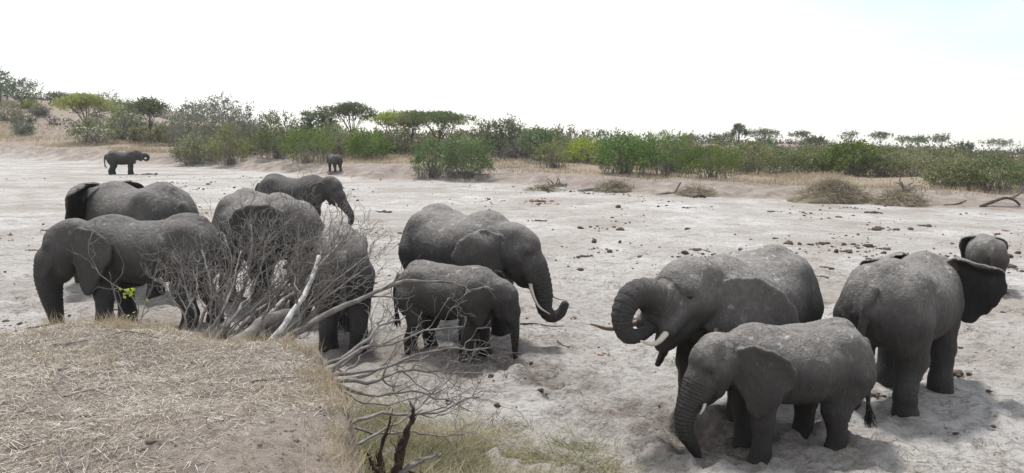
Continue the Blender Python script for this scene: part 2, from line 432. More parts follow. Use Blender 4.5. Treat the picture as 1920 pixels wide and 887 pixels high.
class Field:
    def __init__(self, lo, hi, h):
        self.lo = np.array(lo, float); self.h = h
        self.n = np.ceil((np.array(hi) - self.lo) / h).astype(int) + 1
        self.F = np.full(self.n, 1.0, np.float32)

    def block(self, lo, hi):
        a = np.clip(np.floor((np.array(lo) - self.lo) / self.h).astype(int), 0, self.n - 1)
        b = np.clip(np.ceil((np.array(hi) - self.lo) / self.h).astype(int) + 1, 1, self.n)
        sl = tuple(slice(i, j) for i, j in zip(a, b))
        ax = [((self.lo[k] + self.h * np.arange(a[k], b[k]))).astype(np.float32) for k in range(3)]
        return sl, ax[0][:, None, None], ax[1][None, :, None], ax[2][None, None, :]

    def smin(self, sl, d, k):
        A = self.F[sl]
        hh = np.maximum(k - np.abs(A - d), 0) / k
        self.F[sl] = np.minimum(A, d) - hh * hh * k * 0.25

    def cone(self, p, q, r1, r2, k=0.04, sq=1.0):
        """capsule with changing radius between p and q"""
        p, q = np.array(p, float), np.array(q, float)
        m = max(r1, r2) + k + 2 * self.h
        sl, X, Y, Z = self.block(np.minimum(p, q) - m, np.maximum(p, q) + m)
        d = q - p; L = float(d @ d) + 1e-9
        ax, ay, az = X - p[0], Y - p[1], Z - p[2]
        t = np.clip((ax * d[0] + ay * d[1] + az * d[2]) / L, 0, 1)
        dist = np.sqrt((ax - t * d[0]) ** 2 + ((ay - t * d[1]) * sq) ** 2 + (az - t * d[2]) ** 2) - (r1 + (r2 - r1) * t)
        self.smin(sl, dist, k)

    def chain(self, P, R, k):
        """swept tube: hard union inside, soft against the rest"""
        P = np.asarray(P); m = R.max() + k + 2 * self.h
        sl, X, Y, Z = self.block(P.min(0) - m, P.max(0) + m)
        D = np.full(np.broadcast_shapes(X.shape, Y.shape, Z.shape), 1.0, np.float32)
        sub = Field.__new__(Field); sub.lo = np.array([X[0, 0, 0], Y[0, 0, 0], Z[0, 0, 0]]); sub.h = self.h; sub.n = np.array(D.shape); sub.F = D
        for i in range(len(P) - 1):
            p, q, r1, r2 = P[i], P[i + 1], R[i], R[i + 1]
            mm = max(r1, r2) + k + 2 * self.h
            s2, x, y, z = sub.block(np.minimum(p, q) - mm, np.maximum(p, q) + mm)
            d = q - p; L = float(d @ d) + 1e-9
            ax, ay, az = x - p[0], y - p[1], z - p[2]
            t = np.clip((ax * d[0] + ay * d[1] + az * d[2]) / L, 0, 1)
            dist = np.sqrt((ax - t * d[0]) ** 2 + (ay - t * d[1]) ** 2 + (az - t * d[2]) ** 2) - (r1 + (r2 - r1) * t)
            D[s2] = np.minimum(D[s2], dist)
        self.smin(sl, D, k)

    def ellipsoid(self, c, r, k=0.05, Rm=None):
        c, r = np.array(c, float), np.array(r, float); m = r.max() + k + 2 * self.h
        sl, X, Y, Z = self.block(c - m, c + m)
        x, y, z = X - c[0], Y - c[1], Z - c[2]
        if Rm is not None:
            x, y, z = (x * Rm[0, j] + y * Rm[1, j] + z * Rm[2, j] for j in range(3))
        k0 = np.sqrt((x / r[0]) ** 2 + (y / r[1]) ** 2 + (z / r[2]) ** 2)
        k1 = np.sqrt((x / r[0] ** 2) ** 2 + (y / r[1] ** 2) ** 2 + (z / r[2] ** 2) ** 2) + 1e-6
        self.smin(sl, k0 * (k0 - 1) / k1, k)

    def nets(self):
        F, h = self.F, self.h
        s = F < 0
        nx, ny, nz = F.shape
        cnt = np.zeros((nx - 1, ny - 1, nz - 1), np.int8)
        corners = [(a, b, c) for a in (0, 1) for b in (0, 1) for c in (0, 1)]
        for a, b, c in corners:
            cnt += s[a:nx - 1 + a, b:ny - 1 + b, c:nz - 1 + c]
        act = (cnt > 0) & (cnt < 8)
        idx = np.argwhere(act)
        vid = np.full(act.shape, -1, np.int32); vid[act] = np.arange(len(idx))
        acc = np.zeros((len(idx), 3)); num = np.zeros(len(idx))
        vals = {cn: F[idx[:, 0] + cn[0], idx[:, 1] + cn[1], idx[:, 2] + cn[2]] for cn in corners}
        for cn in corners:
            for k in range(3):
                if cn[k] == 0:
                    c2 = tuple(1 if i == k else cn[i] for i in range(3))
                    v1, v2 = vals[cn], vals[c2]
                    m = (v1 < 0) != (v2 < 0)
                    t = np.where(m, v1 / np.where(m, v1 - v2, 1), 0)
                    P = np.tile(np.array(cn, float), (len(idx), 1)); P[:, k] += t
                    acc[m] += P[m]; num[m] += 1
        V = self.lo + h * (idx + acc / num[:, None])
        quads = []
        for k in range(3):
            n2 = [nx, ny, nz]
            a = [slice(0, n) for n in n2]; b = [slice(0, n) for n in n2]
            a[k] = slice(0, n2[k] - 1); b[k] = slice(1, n2[k])
            s1, s2 = s[tuple(a)], s[tuple(b)]
            e = np.argwhere(s1 != s2)
            i, j = (k + 1) % 3, (k + 2) % 3
            e = e[(e[:, i] > 0) & (e[:, j] > 0) & (e[:, i] < n2[i] - 1) & (e[:, j] < n2[j] - 1)]
            flip = s1[tuple(e.T)]
            def cell(di, dj):
                q = e.copy(); q[:, i] -= di; q[:, j] -= dj
                return vid[tuple(q.T)]
            c = np.stack([cell(1, 1), cell(0, 1), cell(0, 0), cell(1, 0)], -1)
            c[~flip] = c[~flip][:, ::-1]
            quads.append(c)
        return V, np.concatenate(quads)


PROFILE = np.array([  # x, top, bottom, half width
    (-.590, .73, .62, .045), (-.565, .81, .54, .130), (-.51, .89, .475, .205), (-.43, .948, .435, .245), (-.33, .978, .415, .265),
    (-.20, .955, .40, .288), (-.05, .922, .39, .305), (.10, .918, .395, .302), (.22, .940, .41, .280), (.32, .958, .44, .248),
    (.42, .938, .49, .208), (.50, .90, .55, .16), (.56, .86, .63, .085)])

EAR = np.array([(-.035, .10), (.03, .145), (.11, .168), (.20, .162), (.285, .13), (.345, .075), (.375, 0.0), (.365, -.08), (.325, -.155),
                (.265, -.225), (.20, -.29), (.14, -.335), (.09, -.32), (.055, -.25), (.02, -.16), (-.035, -.10)])

HANG = [(.165, 0, -.10), (.215, 0, -.22), (.228, 0, -.36), (.222, 0, -.52), (.215, 0, -.66), (.215, 0, -.78)]


def elephant(label, pos, heading, S, head=(.62, 0, .80), yaw=0, pitch=0, hroll=0, trunk=HANG, ears=(28, 28), ear_size=1.0, earpitch=(0, 0), fold=(0, 0),
             legs=((0, 0), (0, 0), (0, 0), (0, 0)), tusk=None, tusk_mats=None, tail=None, wide=1.0, vox=0.0115, dust=0.5, wet_leg=0.35, wet_trunk=0.3,
             belly=0.0, jaw=0.0, seed=0, headscale=1.0, detail=True, trunk_r=1.0, wetside=0.0, z0=0.0, leg_r=1.0, ear_shade=(.3, .3), earz=0.0, fill=0.0):
    hs = headscale
    Hp = np.array(head, float)
    HR = rotz(rad(yaw)) @ roty(rad(pitch)) @ rotx(rad(hroll))
    L = lambda p: Hp + HR @ (np.array(p, float) * hs)
    TP = catmull([L(p) for p in trunk], 44)
    seglen = np.linalg.norm(np.diff(TP, axis=0), axis=1); ts = np.concatenate([[0], np.cumsum(seglen)])
    u = ts / ts[-1]
    TR = (.078 * (1 - u) ** 1.25 + .034) * hs * trunk_r
    lo = np.array([-.75, -.70, -.03]); hi = np.array([1.0, .70, 1.2])
    for p in (TP.min(0) - .12, Hp - .35 * hs):
        lo = np.minimum(lo, p)
    for p in (TP.max(0) + .12, Hp + .42 * hs):
        hi = np.maximum(hi, p)
    ya = .40 + .40 * max(abs(math.sin(rad(a))) for a in ears) * ear_size * hs
    lo[1] = min(-.42, Hp[1] - ya, TP[:, 1].min() - .1); hi[1] = max(.42, Hp[1] + ya, TP[:, 1].max() + .1); lo[2] = max(lo[2], -.03)
    fd = Field(lo, hi, vox)
    # torso
    sl, X, Y, Z = fd.block((-.72, -.45, .2), (.68, .45, 1.1))
    xs = X.ravel(); xc = np.clip(xs, -.59, .56)
    tx = (PROFILE[:, 0])
    def prof(c):
        v = np.interp(xc, tx, PROFILE[:, c])
        kx = np.linspace(-.03, .03, 7); return np.mean([np.interp(np.clip(xc + k, -.59, .56), tx, PROFILE[:, c]) for k in kx], axis=0)
    top, bot, hw = prof(1), prof(2) - belly * np.exp(-((xc + .05) / .25) ** 2), prof(3) * wide
    zc = ((top + bot) / 2)[:, None, None]; hh = ((top - bot) / 2)[:, None, None]; hw = hw[:, None, None]
    tz = (Z - zc) / hh
    hwz = hw * (1 - .17 * np.clip(tz, 0, 1.2) ** 2 + .03 * np.clip(-tz, 0, 1))
    r = (np.abs(Y / hwz) ** 2.15 + np.abs(tz) ** 2.15) ** (1 / 2.15)
    d = (r - 1) * np.minimum(hwz, hh) * .9 + np.abs(xs - xc)[:, None, None]
    fd.smin(sl, d.astype(np.float32), .04)
    if fill:                                       # calves have a fuller, rounder back
        fd.ellipsoid((-.04, 0, .78), (.42, .2 * wide, .185 * fill), .05)
    # hip bones, spine and shoulder masses
    fd.ellipsoid((-.31, 0, .925), (.15, .055 * wide, .055), .05)
    for s in (-1, 1):
        fd.ellipsoid((-.30, .165 * s * wide, .85), (.09, .06, .06), .08)
        fd.ellipsoid((-.40, .142 * s * wide, .63), (.155, .105, .24), .06)
        fd.ellipsoid((.31, .155 * s * wide, .63), (.125, .095, .23), .06)
    fd.ellipsoid((.30, 0, .90), (.14, .07, .06), .07)
    # legs: front left, front right, hind left, hind right
    g = leg_r
    for i, (s, fx) in enumerate(((1, 1), (-1, 1), (1, 0), (-1, 0))):
        dx, dy = legs[i]; w = .162 * s * wide
        if fx:
            P = [(.305, w, .62), (.30 + dx * .45 + .012, w + dy * .4, .33), (.30 + dx * .85, w + dy * .8, .10), (.312 + dx, w + dy, .02)]
            R = [.108, .076 * g, .064 * g, .083 * g]
        else:
            P = [(-.39, w, .60), (-.325 + dx * .40 + .01, w + dy * .4, .36), (-.405 + dx * .9, w + dy * .8, .15), (-.385 + dx, w + dy, .02)]
            R = [.138, .092 * g, .061 * g, .080 * g]
        for a in range(3):
            fd.cone(P[a], P[a + 1], R[a], R[a + 1], .045)
    # neck and head
    fd.cone((.38, 0, .72), Hp + HR @ np.array([-.06, 0, .01]) * hs, .205 * min(wide, 1.0), .148 * hs, .08)
    E = lambda c, rr, k=.04: fd.ellipsoid(L(c), np.array(rr) * hs, k, HR)
    C = lambda p, q, a, b, k=.04: fd.cone(L(p), L(q), a * hs, b * hs, k)
    E((.015, 0, .04), (.185, .138, .165)); E((-.005, .045, .135), (.10, .075, .075)); E((-.005, -.045, .135), (.10, .075, .075))
    C((.085, 0, .03), (.165, 0, -.11), .116, .092, .05)
    for s in (-1, 1):
        C((.02, .07 * s, -.03), (.065, .05 * s, -.155), .082, .062)
        C((.10, .072 * s, -.06), (.178, .088 * s, -.185), .058, .040, .03)
        E((.118, .098 * s, .035), (.045, .03, .028), .04)
        E((.06, .115 * s, -.02), (.05, .03, .06), .04)
    ja = rad(jaw); jd = roty(-ja)
    J = lambda p: tuple(np.array([.03, 0, -.13]) + jd @ (np.array(p) - np.array([.03, 0, -.13])))
    C((.03, 0, -.13), J((.10, 0, -.215)), .085, .052); C(J((.10, 0, -.215)), J((.132, 0, -.243)), .050, .032, .03)
    fd.chain(TP, TR, .035)
    # ears: thin curved sheets
    O = EAR.copy(); O = catmull(np.vstack([O]), 46) * ear_size
    ear_frames = []
    for i, s in enumerate((1, -1)):
        a = rad(ears[i])
        base = L((-.065, .122 * s, -.005 + earz))
        eu = HR @ np.array([-math.cos(a), math.sin(a) * s, 0]); ev = HR @ (rotx(0) @ np.array([0, 0, 1.0]))
        ep = rad(earpitch[i])
        eu, ev = eu * math.cos(ep) + ev * math.sin(ep), ev * math.cos(ep) - eu * math.sin(ep)
        ew = np.cross(eu, ev) * s           # normal: outward / forward side
        if np.dot(ew, HR @ np.array([math.sin(a), math.cos(a) * s, 0])) < 0:
            ew = -ew
        ear_frames.append((base, eu, ev, ew))
        W3 = np.array([base + eu * (x * hs) + ev * (y * hs) for x, y in O])
        sl, X, Y, Z = fd.block(W3.min(0) - .16, W3.max(0) + .16)
        x, y, z = X - base[0], Y - base[1], Z - base[2]
        uu = (x * eu[0] + y * eu[1] + z * eu[2]) / hs; vv = (x * ev[0] + y * ev[1] + z * ev[2]) / hs; ww = (x * ew[0] + y * ew[1] + z * ew[2]) / hs
        bow = -.055 * np.clip(uu / .37, 0, 1.2) ** 2 + .028 * np.sin(np.clip(uu / .37, 0, 1) * math.pi) + .012 * np.sin(vv * 16 + uu * 9 + seed) * np.clip(uu / .3, 0, 1)
        slope = np.zeros_like(bow)
        if fold[i]:
            fz = np.clip((vv - .055 + .025 * np.sin(uu * 17 + seed)) / .09, 0, 1.2) * np.clip(uu / .08, 0, 1)
            bow = bow - fold[i] * fz ** 2; slope = 2 * fold[i] * fz / .09
        near = np.abs(ww - bow) < .06 * (1 + slope)
        pu, pv = uu[near], vv[near]
        best = np.full(pu.shape, 9.0); ins = np.zeros(pu.shape, bool)
        Pn = O / 1.0
        for k in range(len(Pn)):
            p, q = Pn[k], Pn[(k + 1) % len(Pn)]; dd = q - p; LL = dd @ dd + 1e-12
            t = np.clip(((pu - p[0]) * dd[0] + (pv - p[1]) * dd[1]) / LL, 0, 1)
            best = np.minimum(best, (pu - p[0] - t * dd[0]) ** 2 + (pv - p[1] - t * dd[1]) ** 2)
            if abs(dd[1]) > 1e-12:
                ins ^= ((p[1] > pv) != (q[1] > pv)) & (pu < dd[0] * (pv - p[1]) / dd[1] + p[0])
        d2 = np.where(ins, -np.sqrt(best), np.sqrt(best)) + .008 * np.sin(pv * 47 + seed) * np.sin(pu * 39 + seed)
        th = np.maximum(.011, 1.12 * vox / hs) * (1.0 + .9 * np.clip(1 - pu / .13, 0, 1))
        dw = np.abs((ww - bow)[near]) / np.sqrt(1 + slope[near] ** 2) - th
        de = np.full(near.shape, .05, np.float32)
        de[near] = np.where((d2 > 0) & (dw > 0), np.hypot(d2, dw), np.maximum(d2, dw)) * hs
        fd.smin(sl, de, .014)
    # tail
    if tail is None:
        tail = [(-.585, 0, .80), (-.63, 0, .72), (-.645, .0, .58), (-.64, .01, .42), (-.63, .01, .34)]
    TL = catmull(tail, 16)
    fd.chain(TL, np.linspace(.034, max(.0125, vox * 1.05), 16), .025)
    # flat soles
    sl, X, Y, Z = fd.block(lo, (hi[0], hi[1], .05))
    fd.F[sl] = np.maximum(fd.F[sl], -Z + .0 * X)
    V, Q = fd.nets()
    # relief: trunk rings, loose folds, lumps
    me = mesh_np('elephant_body', V * S, Q, True)
    N = np.empty(len(V) * 3, np.float32); me.vertex_normals.foreach_get('vector', N) if hasattr(me.vertex_normals, 'foreach_get') else me.vertices.foreach_get('normal', N)
    N = N.reshape(-1, 3)
    nearb = np.all((V > TP.min(0) - .14) & (V < TP.max(0) + .14), axis=1)
    tsv = np.full(len(V), 0.0); iv = np.where(nearb)[0]
    D2 = ((V[iv][:, None].astype(np.float32) - TP[None].astype(np.float32)) ** 2).sum(-1)
    k = D2.argmin(1); dd = np.sqrt(D2[np.arange(len(iv)), k])
    on = dd < TR[k] * 1.25 + .012
    kk = np.clip(k, 1, len(TP) - 2); tan = TP[kk + 1] - TP[kk - 1]; tan /= np.linalg.norm(tan, axis=1)[:, None]
    tsv[iv[on]] = (np.clip(ts[k] + ((V[iv] - TP[k]) * tan).sum(1), 0.0, None))[on] + .03
    disp = np.zeros(len(V))
    if detail:
        m = tsv > .03
        rel = (tsv - .03)
        amp = .0042 * np.clip(rel / .05, 0, 1) * np.clip(1.15 - rel / ts[-1], .15, 1)
        disp += m * amp * (1 - 2 * np.abs(np.sin(rel * math.pi / .033 + .8 * vnoise(V[:, 0] * 9, V[:, 1] * 9, V[:, 2] * 9, 3))) ** .6)
        f1 = vnoise(V[:, 0] * 24 + 3 * vnoise(V[:, 0] * 5, V[:, 1] * 5, V[:, 2] * 4, 5), V[:, 1] * 24, V[:, 2] * 7, 11 + seed)
        disp += (~m) * .0052 * (1 - 2 * np.abs(f1)) * np.clip(.4 + .9 * vnoise(V[:, 0] * 4, V[:, 1] * 4, V[:, 2] * 4, 21), 0, 1)
        f2 = vnoise(V[:, 0] * 8, V[:, 1] * 8, V[:, 2] * 5, 31 + seed)
        disp += (~m) * .0050 * f2
        f4 = vnoise(V[:, 0] * 9 + 2 * vnoise(V[:, 0] * 4, V[:, 1] * 4, V[:, 2] * 4, 6), V[:, 1] * 9, V[:, 2] * 26, 51 + seed)
        disp += (~m) * .0042 * (1 - 2.2 * np.abs(f4)) * np.clip(.3 + 1.2 * vnoise(V[:, 0] * 3.4, V[:, 1] * 3.4, V[:, 2] * 3.4, 22 + seed), 0, 1) * np.clip(1.3 - V[:, 2], .3, 1)
        # folds where the legs join the trunk of the body
        for fxp in (.20, -.22):
            disp -= (~m) * .006 * np.exp(-((V[:, 2] - .50 - .5 * np.abs(V[:, 0] - fxp)) / .035) ** 2) * np.exp(-((V[:, 0] - fxp) / .16) ** 2)
        # ribs and loose flank skin
        rib = np.sin(V[:, 0] * 62 + 6 * (V[:, 2] - .6) ** 2 * np.sign(.1 - V[:, 0]) + 1.4 * f2)
        disp += (~m) * .0022 * rib * np.exp(-((V[:, 0] - .02) / .2) ** 2 - ((V[:, 2] - .62) / .17) ** 2) * (np.abs(V[:, 1]) > .2)
    V2 = (V + N * disp[:, None]) * S
    me.vertices.foreach_set('co', V2.astype(np.float32).ravel())
    zt = V[:, 2]
    n3 = vnoise(V[:, 0] * 6, V[:, 1] * 6, V[:, 2] * 6, 41 + seed)
    dust_toplight_v = dust * smooth01((zt - .50 + .06 * n3) / .42) * np.clip(.30 + .80 * N[:, 2], .10, 1)  # dust on the back, strengthened on upward faces as painted top light
    dust_toplight_v *= np.where(tsv > .03, np.clip(1 - (tsv - .03) / .25, .1, 1), 1)
    wet_shade = wet_leg * (1 - smooth01((zt - .10 - .10 * n3) / .22)) + wetside * smooth01((.80 - zt) / .25 + .5 * n3)
    tipw = np.clip((tsv - .03) / ts[-1], 0, 1)
    wet_shade = np.maximum(wet_shade, wet_trunk * smooth01(tipw * 1.6 + .2 * n3) * (tsv > .03))
    # the back of each spread ear is coloured blackish as painted shade
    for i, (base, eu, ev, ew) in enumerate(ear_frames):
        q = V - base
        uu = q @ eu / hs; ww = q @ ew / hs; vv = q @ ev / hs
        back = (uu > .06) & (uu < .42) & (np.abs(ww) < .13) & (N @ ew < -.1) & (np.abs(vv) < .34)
        wet_shade = np.where(back, np.maximum(wet_shade, ear_shade[i]), wet_shade)
    for kx, arr in (('trunk_s', tsv * S), ('dust', np.clip(dust_toplight_v, 0, 1)), ('wet', np.clip(wet_shade, 0, .95))):
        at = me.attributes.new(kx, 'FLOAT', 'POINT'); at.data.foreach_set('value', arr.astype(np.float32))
    me.update()
    root = thing('elephant', (pos[0], pos[1], pos[2] + z0), label, 'elephant', 'elephants of the herd', rad(heading))
    obj('body', me, SKIN, root)
    # eyes
    for s in (-1, 1):
        c = L((.126, .110 * s, .004)) * S
        bm_eye = sphere_mesh('eye', c, .021 * S * hs)
        obj('eye', bm_eye, EYE, root)
    # tusks
    if tusk:
        for i, s in enumerate((1, -1)):
            t = tusk[i]
            if t:
                P = catmull([L(p) for p in t[1]], 14) * S
                tb = Tubes(); tb.add(P, np.linspace(t[0], t[0] * .25, 14) * S, 10)
                obj('tusk', tb.mesh('tusk'), (tusk_mats or (IVORY, IVORY))[i], root)
    # tail tuft
    tb = Tubes(); lr = random.Random(seed + 5); e = TL[-1]; dr = TL[-1] - TL[-3]; dr = dr / np.linalg.norm(dr)
    for _ in range(34 if detail else 10):
        a = e + np.array([lr.gauss(0, .008) for _ in range(3)]) - dr * lr.uniform(0, .07)
        b = a + dr * lr.uniform(.04, .09) + np.array([lr.gauss(0, .018), lr.gauss(0, .018), -.01])
        c = b + np.array([lr.gauss(0, .02), lr.gauss(0, .02), -lr.uniform(.02, .06)])
        tb.add(np.array([a, b, c]) * S, np.array([.007, .005, .002]) * S, 4, False)
    obj('tail_tuft', tb.mesh('tail_tuft'), HAIR, root)
    return root


def sphere_mesh(name, c, r, n=10, m=7):
    th = np.linspace(0, 2 * math.pi, n, endpoint=False); ph = np.linspace(0, math.pi, m)
    V = np.array([(c[0] + r * math.sin(p) * math.cos(t), c[1] + r * math.sin(p) * math.sin(t), c[2] + r * math.cos(p)) for p in ph for t in th])
    i = np.arange(m - 1)[:, None]; j = np.arange(n)[None]
    Q = np.stack([i * n + j, (i + 1) * n + j, (i + 1) * n + (j + 1) % n, i * n + (j + 1) % n], -1).reshape(-1, 4)
    return mesh_np(name, V, Q, True)
# ------------------------------------------------------------------ land
EDGE_X = np.array([-400, -150, -88.7, -50.1, -31.7, -14.2, 0, 5.9, 13.0, 20.2, 25.8, 32.3, 80, 400.0])
EDGE_Y = np.array([200, 150, 133.3, 109.4, 94.9, 78.3, 69.8, 60.9, 55.1, 53.9, 50.2, 48.4, 40, 30.0])

# near bank: outline of the crest, inside is the camera's side
_crest = [(-420, 655), (-200, 640), (0, 624), (130, 607), (250, 605), (330, 618), (420, 642), (520, 650), (590, 670), (628, 708), (642, 750), (652, 800), (676, 850), (706, 887), (770, 965)]
BANK_Z = 1.5
CREST = [tuple(on_plane(x, y, BANK_Z)[:2]) for x, y in _crest]
CREST = [(-60.0, 9.5), (-14.0, 8.6)] + CREST + [(0.6, 3.4), (3.0, 2.2), (8.0, 1.2), (60.0, -2.0)]

DIGS = []          # (x, y, radius, depth) hollows dug by the elephants
for px, py, r, d in ((1330, 815, .75, .18), (1440, 845, .8, .06), (1270, 790, .6, .13), (1190, 770, .6, .08), (975, 690, .45, .10), (1040, 712, .55, .14), (930, 672, .6, .10), (860, 690, .9, .10), (1560, 830, .5, .03), (700, 660, .9, .10)):
    p = on_plane(px, py); DIGS.append((p[0], p[1], r, d))


def edge_s(x, y):
    e = np.interp(x, EDGE_X, EDGE_Y) + 1.6 * vnoise(x * .12, x * 0, None, 5) + .7 * vnoise(x * .5, x * 0, None, 6)
    return (y - e) * .8


def crest_d(x, y):
    """distance to the crest line, positive on the camera's side"""
    best = np.full(np.shape(x), 1e9); sgn = np.ones(np.shape(x))
    for (ax, ay), (bx, by) in zip(CREST[:-1], CREST[1:]):
        dx, dy = bx - ax, by - ay; L = dx * dx + dy * dy
        t = np.clip(((x - ax) * dx + (y - ay) * dy) / L, 0, 1)
        d = np.hypot(x - ax - t * dx, y - ay - t * dy)
        cr = dx * (y - ay) - dy * (x - ax)
        m = d < best - 1e-9
        best = np.where(m, d, best); sgn = np.where(m, np.where(cr > 0, -1, 1), sgn)
    return best * sgn


def land(x, y, fine=True):
    x = np.asarray(x, float); y = np.asarray(y, float)
    s = edge_s(x, y)
    hb = np.interp(x, [-90, -45, -20, 0, 20, 60], [2.5, 1.7, 1.45, 1.35, .95, .9])
    z = hb * (.72 * smooth01((s + .3) / 6.5) + .28 * smooth01((s - 5) / 16)) + .010 * np.clip(s - 20, 0, 150)
    cut = 2.0 + 1.6 * vnoise(x * .22, y * .22, None, 25)                      # eroded lip of the far bank
    z = z + hb * .22 * (smooth01((s - cut) / .5) - smooth01((s - cut) / 7.0)) * np.clip(.5 + 1.4 * vnoise(x * .1, y * .05, None, 26), 0, 1.3)
    z = z + .22 * smooth01(s / 4) * vnoise(x * .35, y * .35, None, 8) + .5 * smooth01((s - 12) / 30) * vnoise(x * .06, y * .06, None, 9)
    z = z + 11.5 * smooth01((-x - 52) / 90) * smooth01((y - 128) / 75)
    z = z + 2.6 * np.exp(-((x - 78) / 48.0) ** 2) * smooth01((y - 170) / 85)
    z = z - .030 * np.clip(y - 285, 0, 3000) - .012 * np.clip(x - 110, 0, 400) * smooth01((y - 150) / 100)
    bed = 1 - smooth01(s / 2)
    z = z + bed * (.035 * vnoise(x * .45, y * .45, None, 1))
    if fine:
        z = z + bed * (.026 * vnoise(x * 2.3, y * 2.3, None, 2) + .020 * vnoise(x * 5.0, y * 5.0, None, 3))
        for (cx, cy, r, d) in DIGS:
            q = np.hypot(x - cx, (y - cy) * 1.15) / r * (1 + .25 * vnoise(x * 2.5, y * 2.5, None, 12))
            z = z - d * np.exp(-q ** 2 * 1.6) + d * .5 * np.exp(-((q - 1.25) / .36) ** 2)
            z = z + .026 * np.exp(-(q / 1.8) ** 2) * vnoise(x * 7, y * 7, None, 14)
    c = crest_d(x, y)
    z = z + .45 * np.exp(-(np.clip(-c, 0, 50) / .85)) * (c <= .4)
    return z


def ground_at(px, py, far=900.0):
    """where the sight line through a picture point meets the land"""
    d = ray(px, py); d = d / d[1]
    t = np.concatenate([np.arange(6, 60, .25), np.arange(60, far, .5)])
    zz = CAM_Z + d[2] * t - land(d[0] * t, t, False)
    k = np.argmax(zz < 0) if (zz < 0).any() else len(t) - 1
    return np.array([d[0] * t[k], t[k], float(land(d[0] * t[k], t[k]))])


def axis(dense0, dense1, step, growth, lo, hi):
    a = list(np.arange(dense0, dense1, step)); s = step; v = a[-1]
    while v < hi:
        s = min(s * growth, 60); v += s; a.append(v)
    s = step; v = a[0]
    while v > lo:
        s = min(s * growth, 60); v -= s; a.insert(0, v)
    return np.array(a)


def sheet(name, ax, ay, zf, mat, attrs=None, prints=None):
    X, Y = np.meshgrid(ax, ay, indexing='ij')
    Zv = zf(X, Y)
    if prints is not None:
        prints(ax, ay, Zv)
    V = np.stack([X, Y, Zv], -1).reshape(-1, 3)
    n, m = X.shape; i = np.arange(n - 1)[:, None]; j = np.arange(m - 1)[None]
    a = i * m + j
    Q = np.stack([a, a + m, a + m + 1, a + 1], -1).reshape(-1, 4)
    at = {k: ('POINT', f(X, Y).ravel()) for k, f in (attrs or {}).items()}
    return mesh_np(name, V, Q, True, at)


def a_wet(x, y):
    w = np.zeros(x.shape)
    for (cx, cy, r, d) in DIGS:
        q = np.hypot(x - cx, (y - cy) * 1.15) / r
        w = np.maximum(w, (d / .12) * 1.0 * np.exp(-(q / 1.25) ** 2 * .9))
    return np.clip(w * (.85 + .35 * vnoise(x * 3, y * 3, None, 17)), 0, 1)


def a_soil(x, y):
    s = edge_s(x, y); c = crest_d(x, y)
    return np.clip(smooth01((s + .6 + .6 * vnoise(x * .8, y * .8, None, 19)) / 1.6) + smooth01((c + 1.3 + .3 * vnoise(x * 2, y * 2, None, 20)) / 1.0) * (y < 12) * .8, 0, 1)


def a_grassy(x, y):
    s = edge_s(x, y)
    return smooth01((s - 6 - 2 * vnoise(x * .3, y * .3, None, 22)) / 4) * np.clip(.7 + .6 * vnoise(x * .09, y * .09, None, 23), 0, 1)


def footprints(ax, ay, Z):
    """old tracks: shallow round dents with a pushed-up rim"""
    q = np.random.default_rng(77)
    for _ in range(2600):
        y = 8.5 + 22 * q.uniform() ** 1.2; x = q.uniform(-.72, .72) * y
        if float(crest_d(np.array(x), np.array(y))) > -.7:
            continue
        r = q.uniform(.14, .27); d = q.uniform(.015, .05)
        i0, i1 = np.searchsorted(ax, (x - 2 * r, x + 2 * r)); j0, j1 = np.searchsorted(ay, (y - 2 * r, y + 2 * r))
        if i1 - i0 < 2 or j1 - j0 < 2:
            continue
        t = np.hypot(ax[i0:i1, None] - x, (ay[None, j0:j1] - y) * q.uniform(.8, 1.1)) / r
        Z[i0:i1, j0:j1] += -d * (1 - smooth01((t - .55) / .5)) + d * .45 * np.exp(-((t - 1.2) / .28) ** 2)


gx = axis(-13, 11, .085, 1.06, -900, 900)
gy = axis(8, 20, .085, 1.025, -120, 1500)
g_me = sheet('ground', gx, gy, land, GROUND, {'wet': a_wet, 'soil': a_soil, 'grassy': a_grassy}, footprints)
obj('ground', g_me, GROUND, None, kind='structure')


def bank_h(x, y):
    c = crest_d(x, y) + .10 * vnoise(x * 1.7, y * 1.7, None, 30) + .07 * vnoise(x * 4.2, y * 4.2, None, 31) + .04 * vnoise(x * 10, y * 10, None, 35)
    lip = smooth01((c + .20) / .22)
    z = BANK_Z * lip - .25 * (1 - lip)
    z = z + lip * (.10 * vnoise(x * .9, y * .9, None, 32) + .035 * vnoise(x * 3.4, y * 3.4, None, 33) + .014 * vnoise(x * 9, y * 9, None, 34))
    return z + .05 * lip * smooth01((c) / .5) * smooth01((1.2 - c) / 1.0) - .02 * np.clip(c - 1.5, 0, 3)


bx_ = axis(-8.2, 0.6, .045, 1.09, -60, 60)
by_ = axis(3.6, 10.2, .045, 1.09, -40, 12)
obj('river_bank', sheet('river_bank', bx_, by_, bank_h, BANK), BANK, None, kind='structure')
# ------------------------------------------------------------------ the herd
def stand(px, py):
    p = on_plane(px, py); return (p[0], p[1], float(land(p[0], p[1], False)) - .02)


def tusks(r, *pts):
    return (r, list(pts))


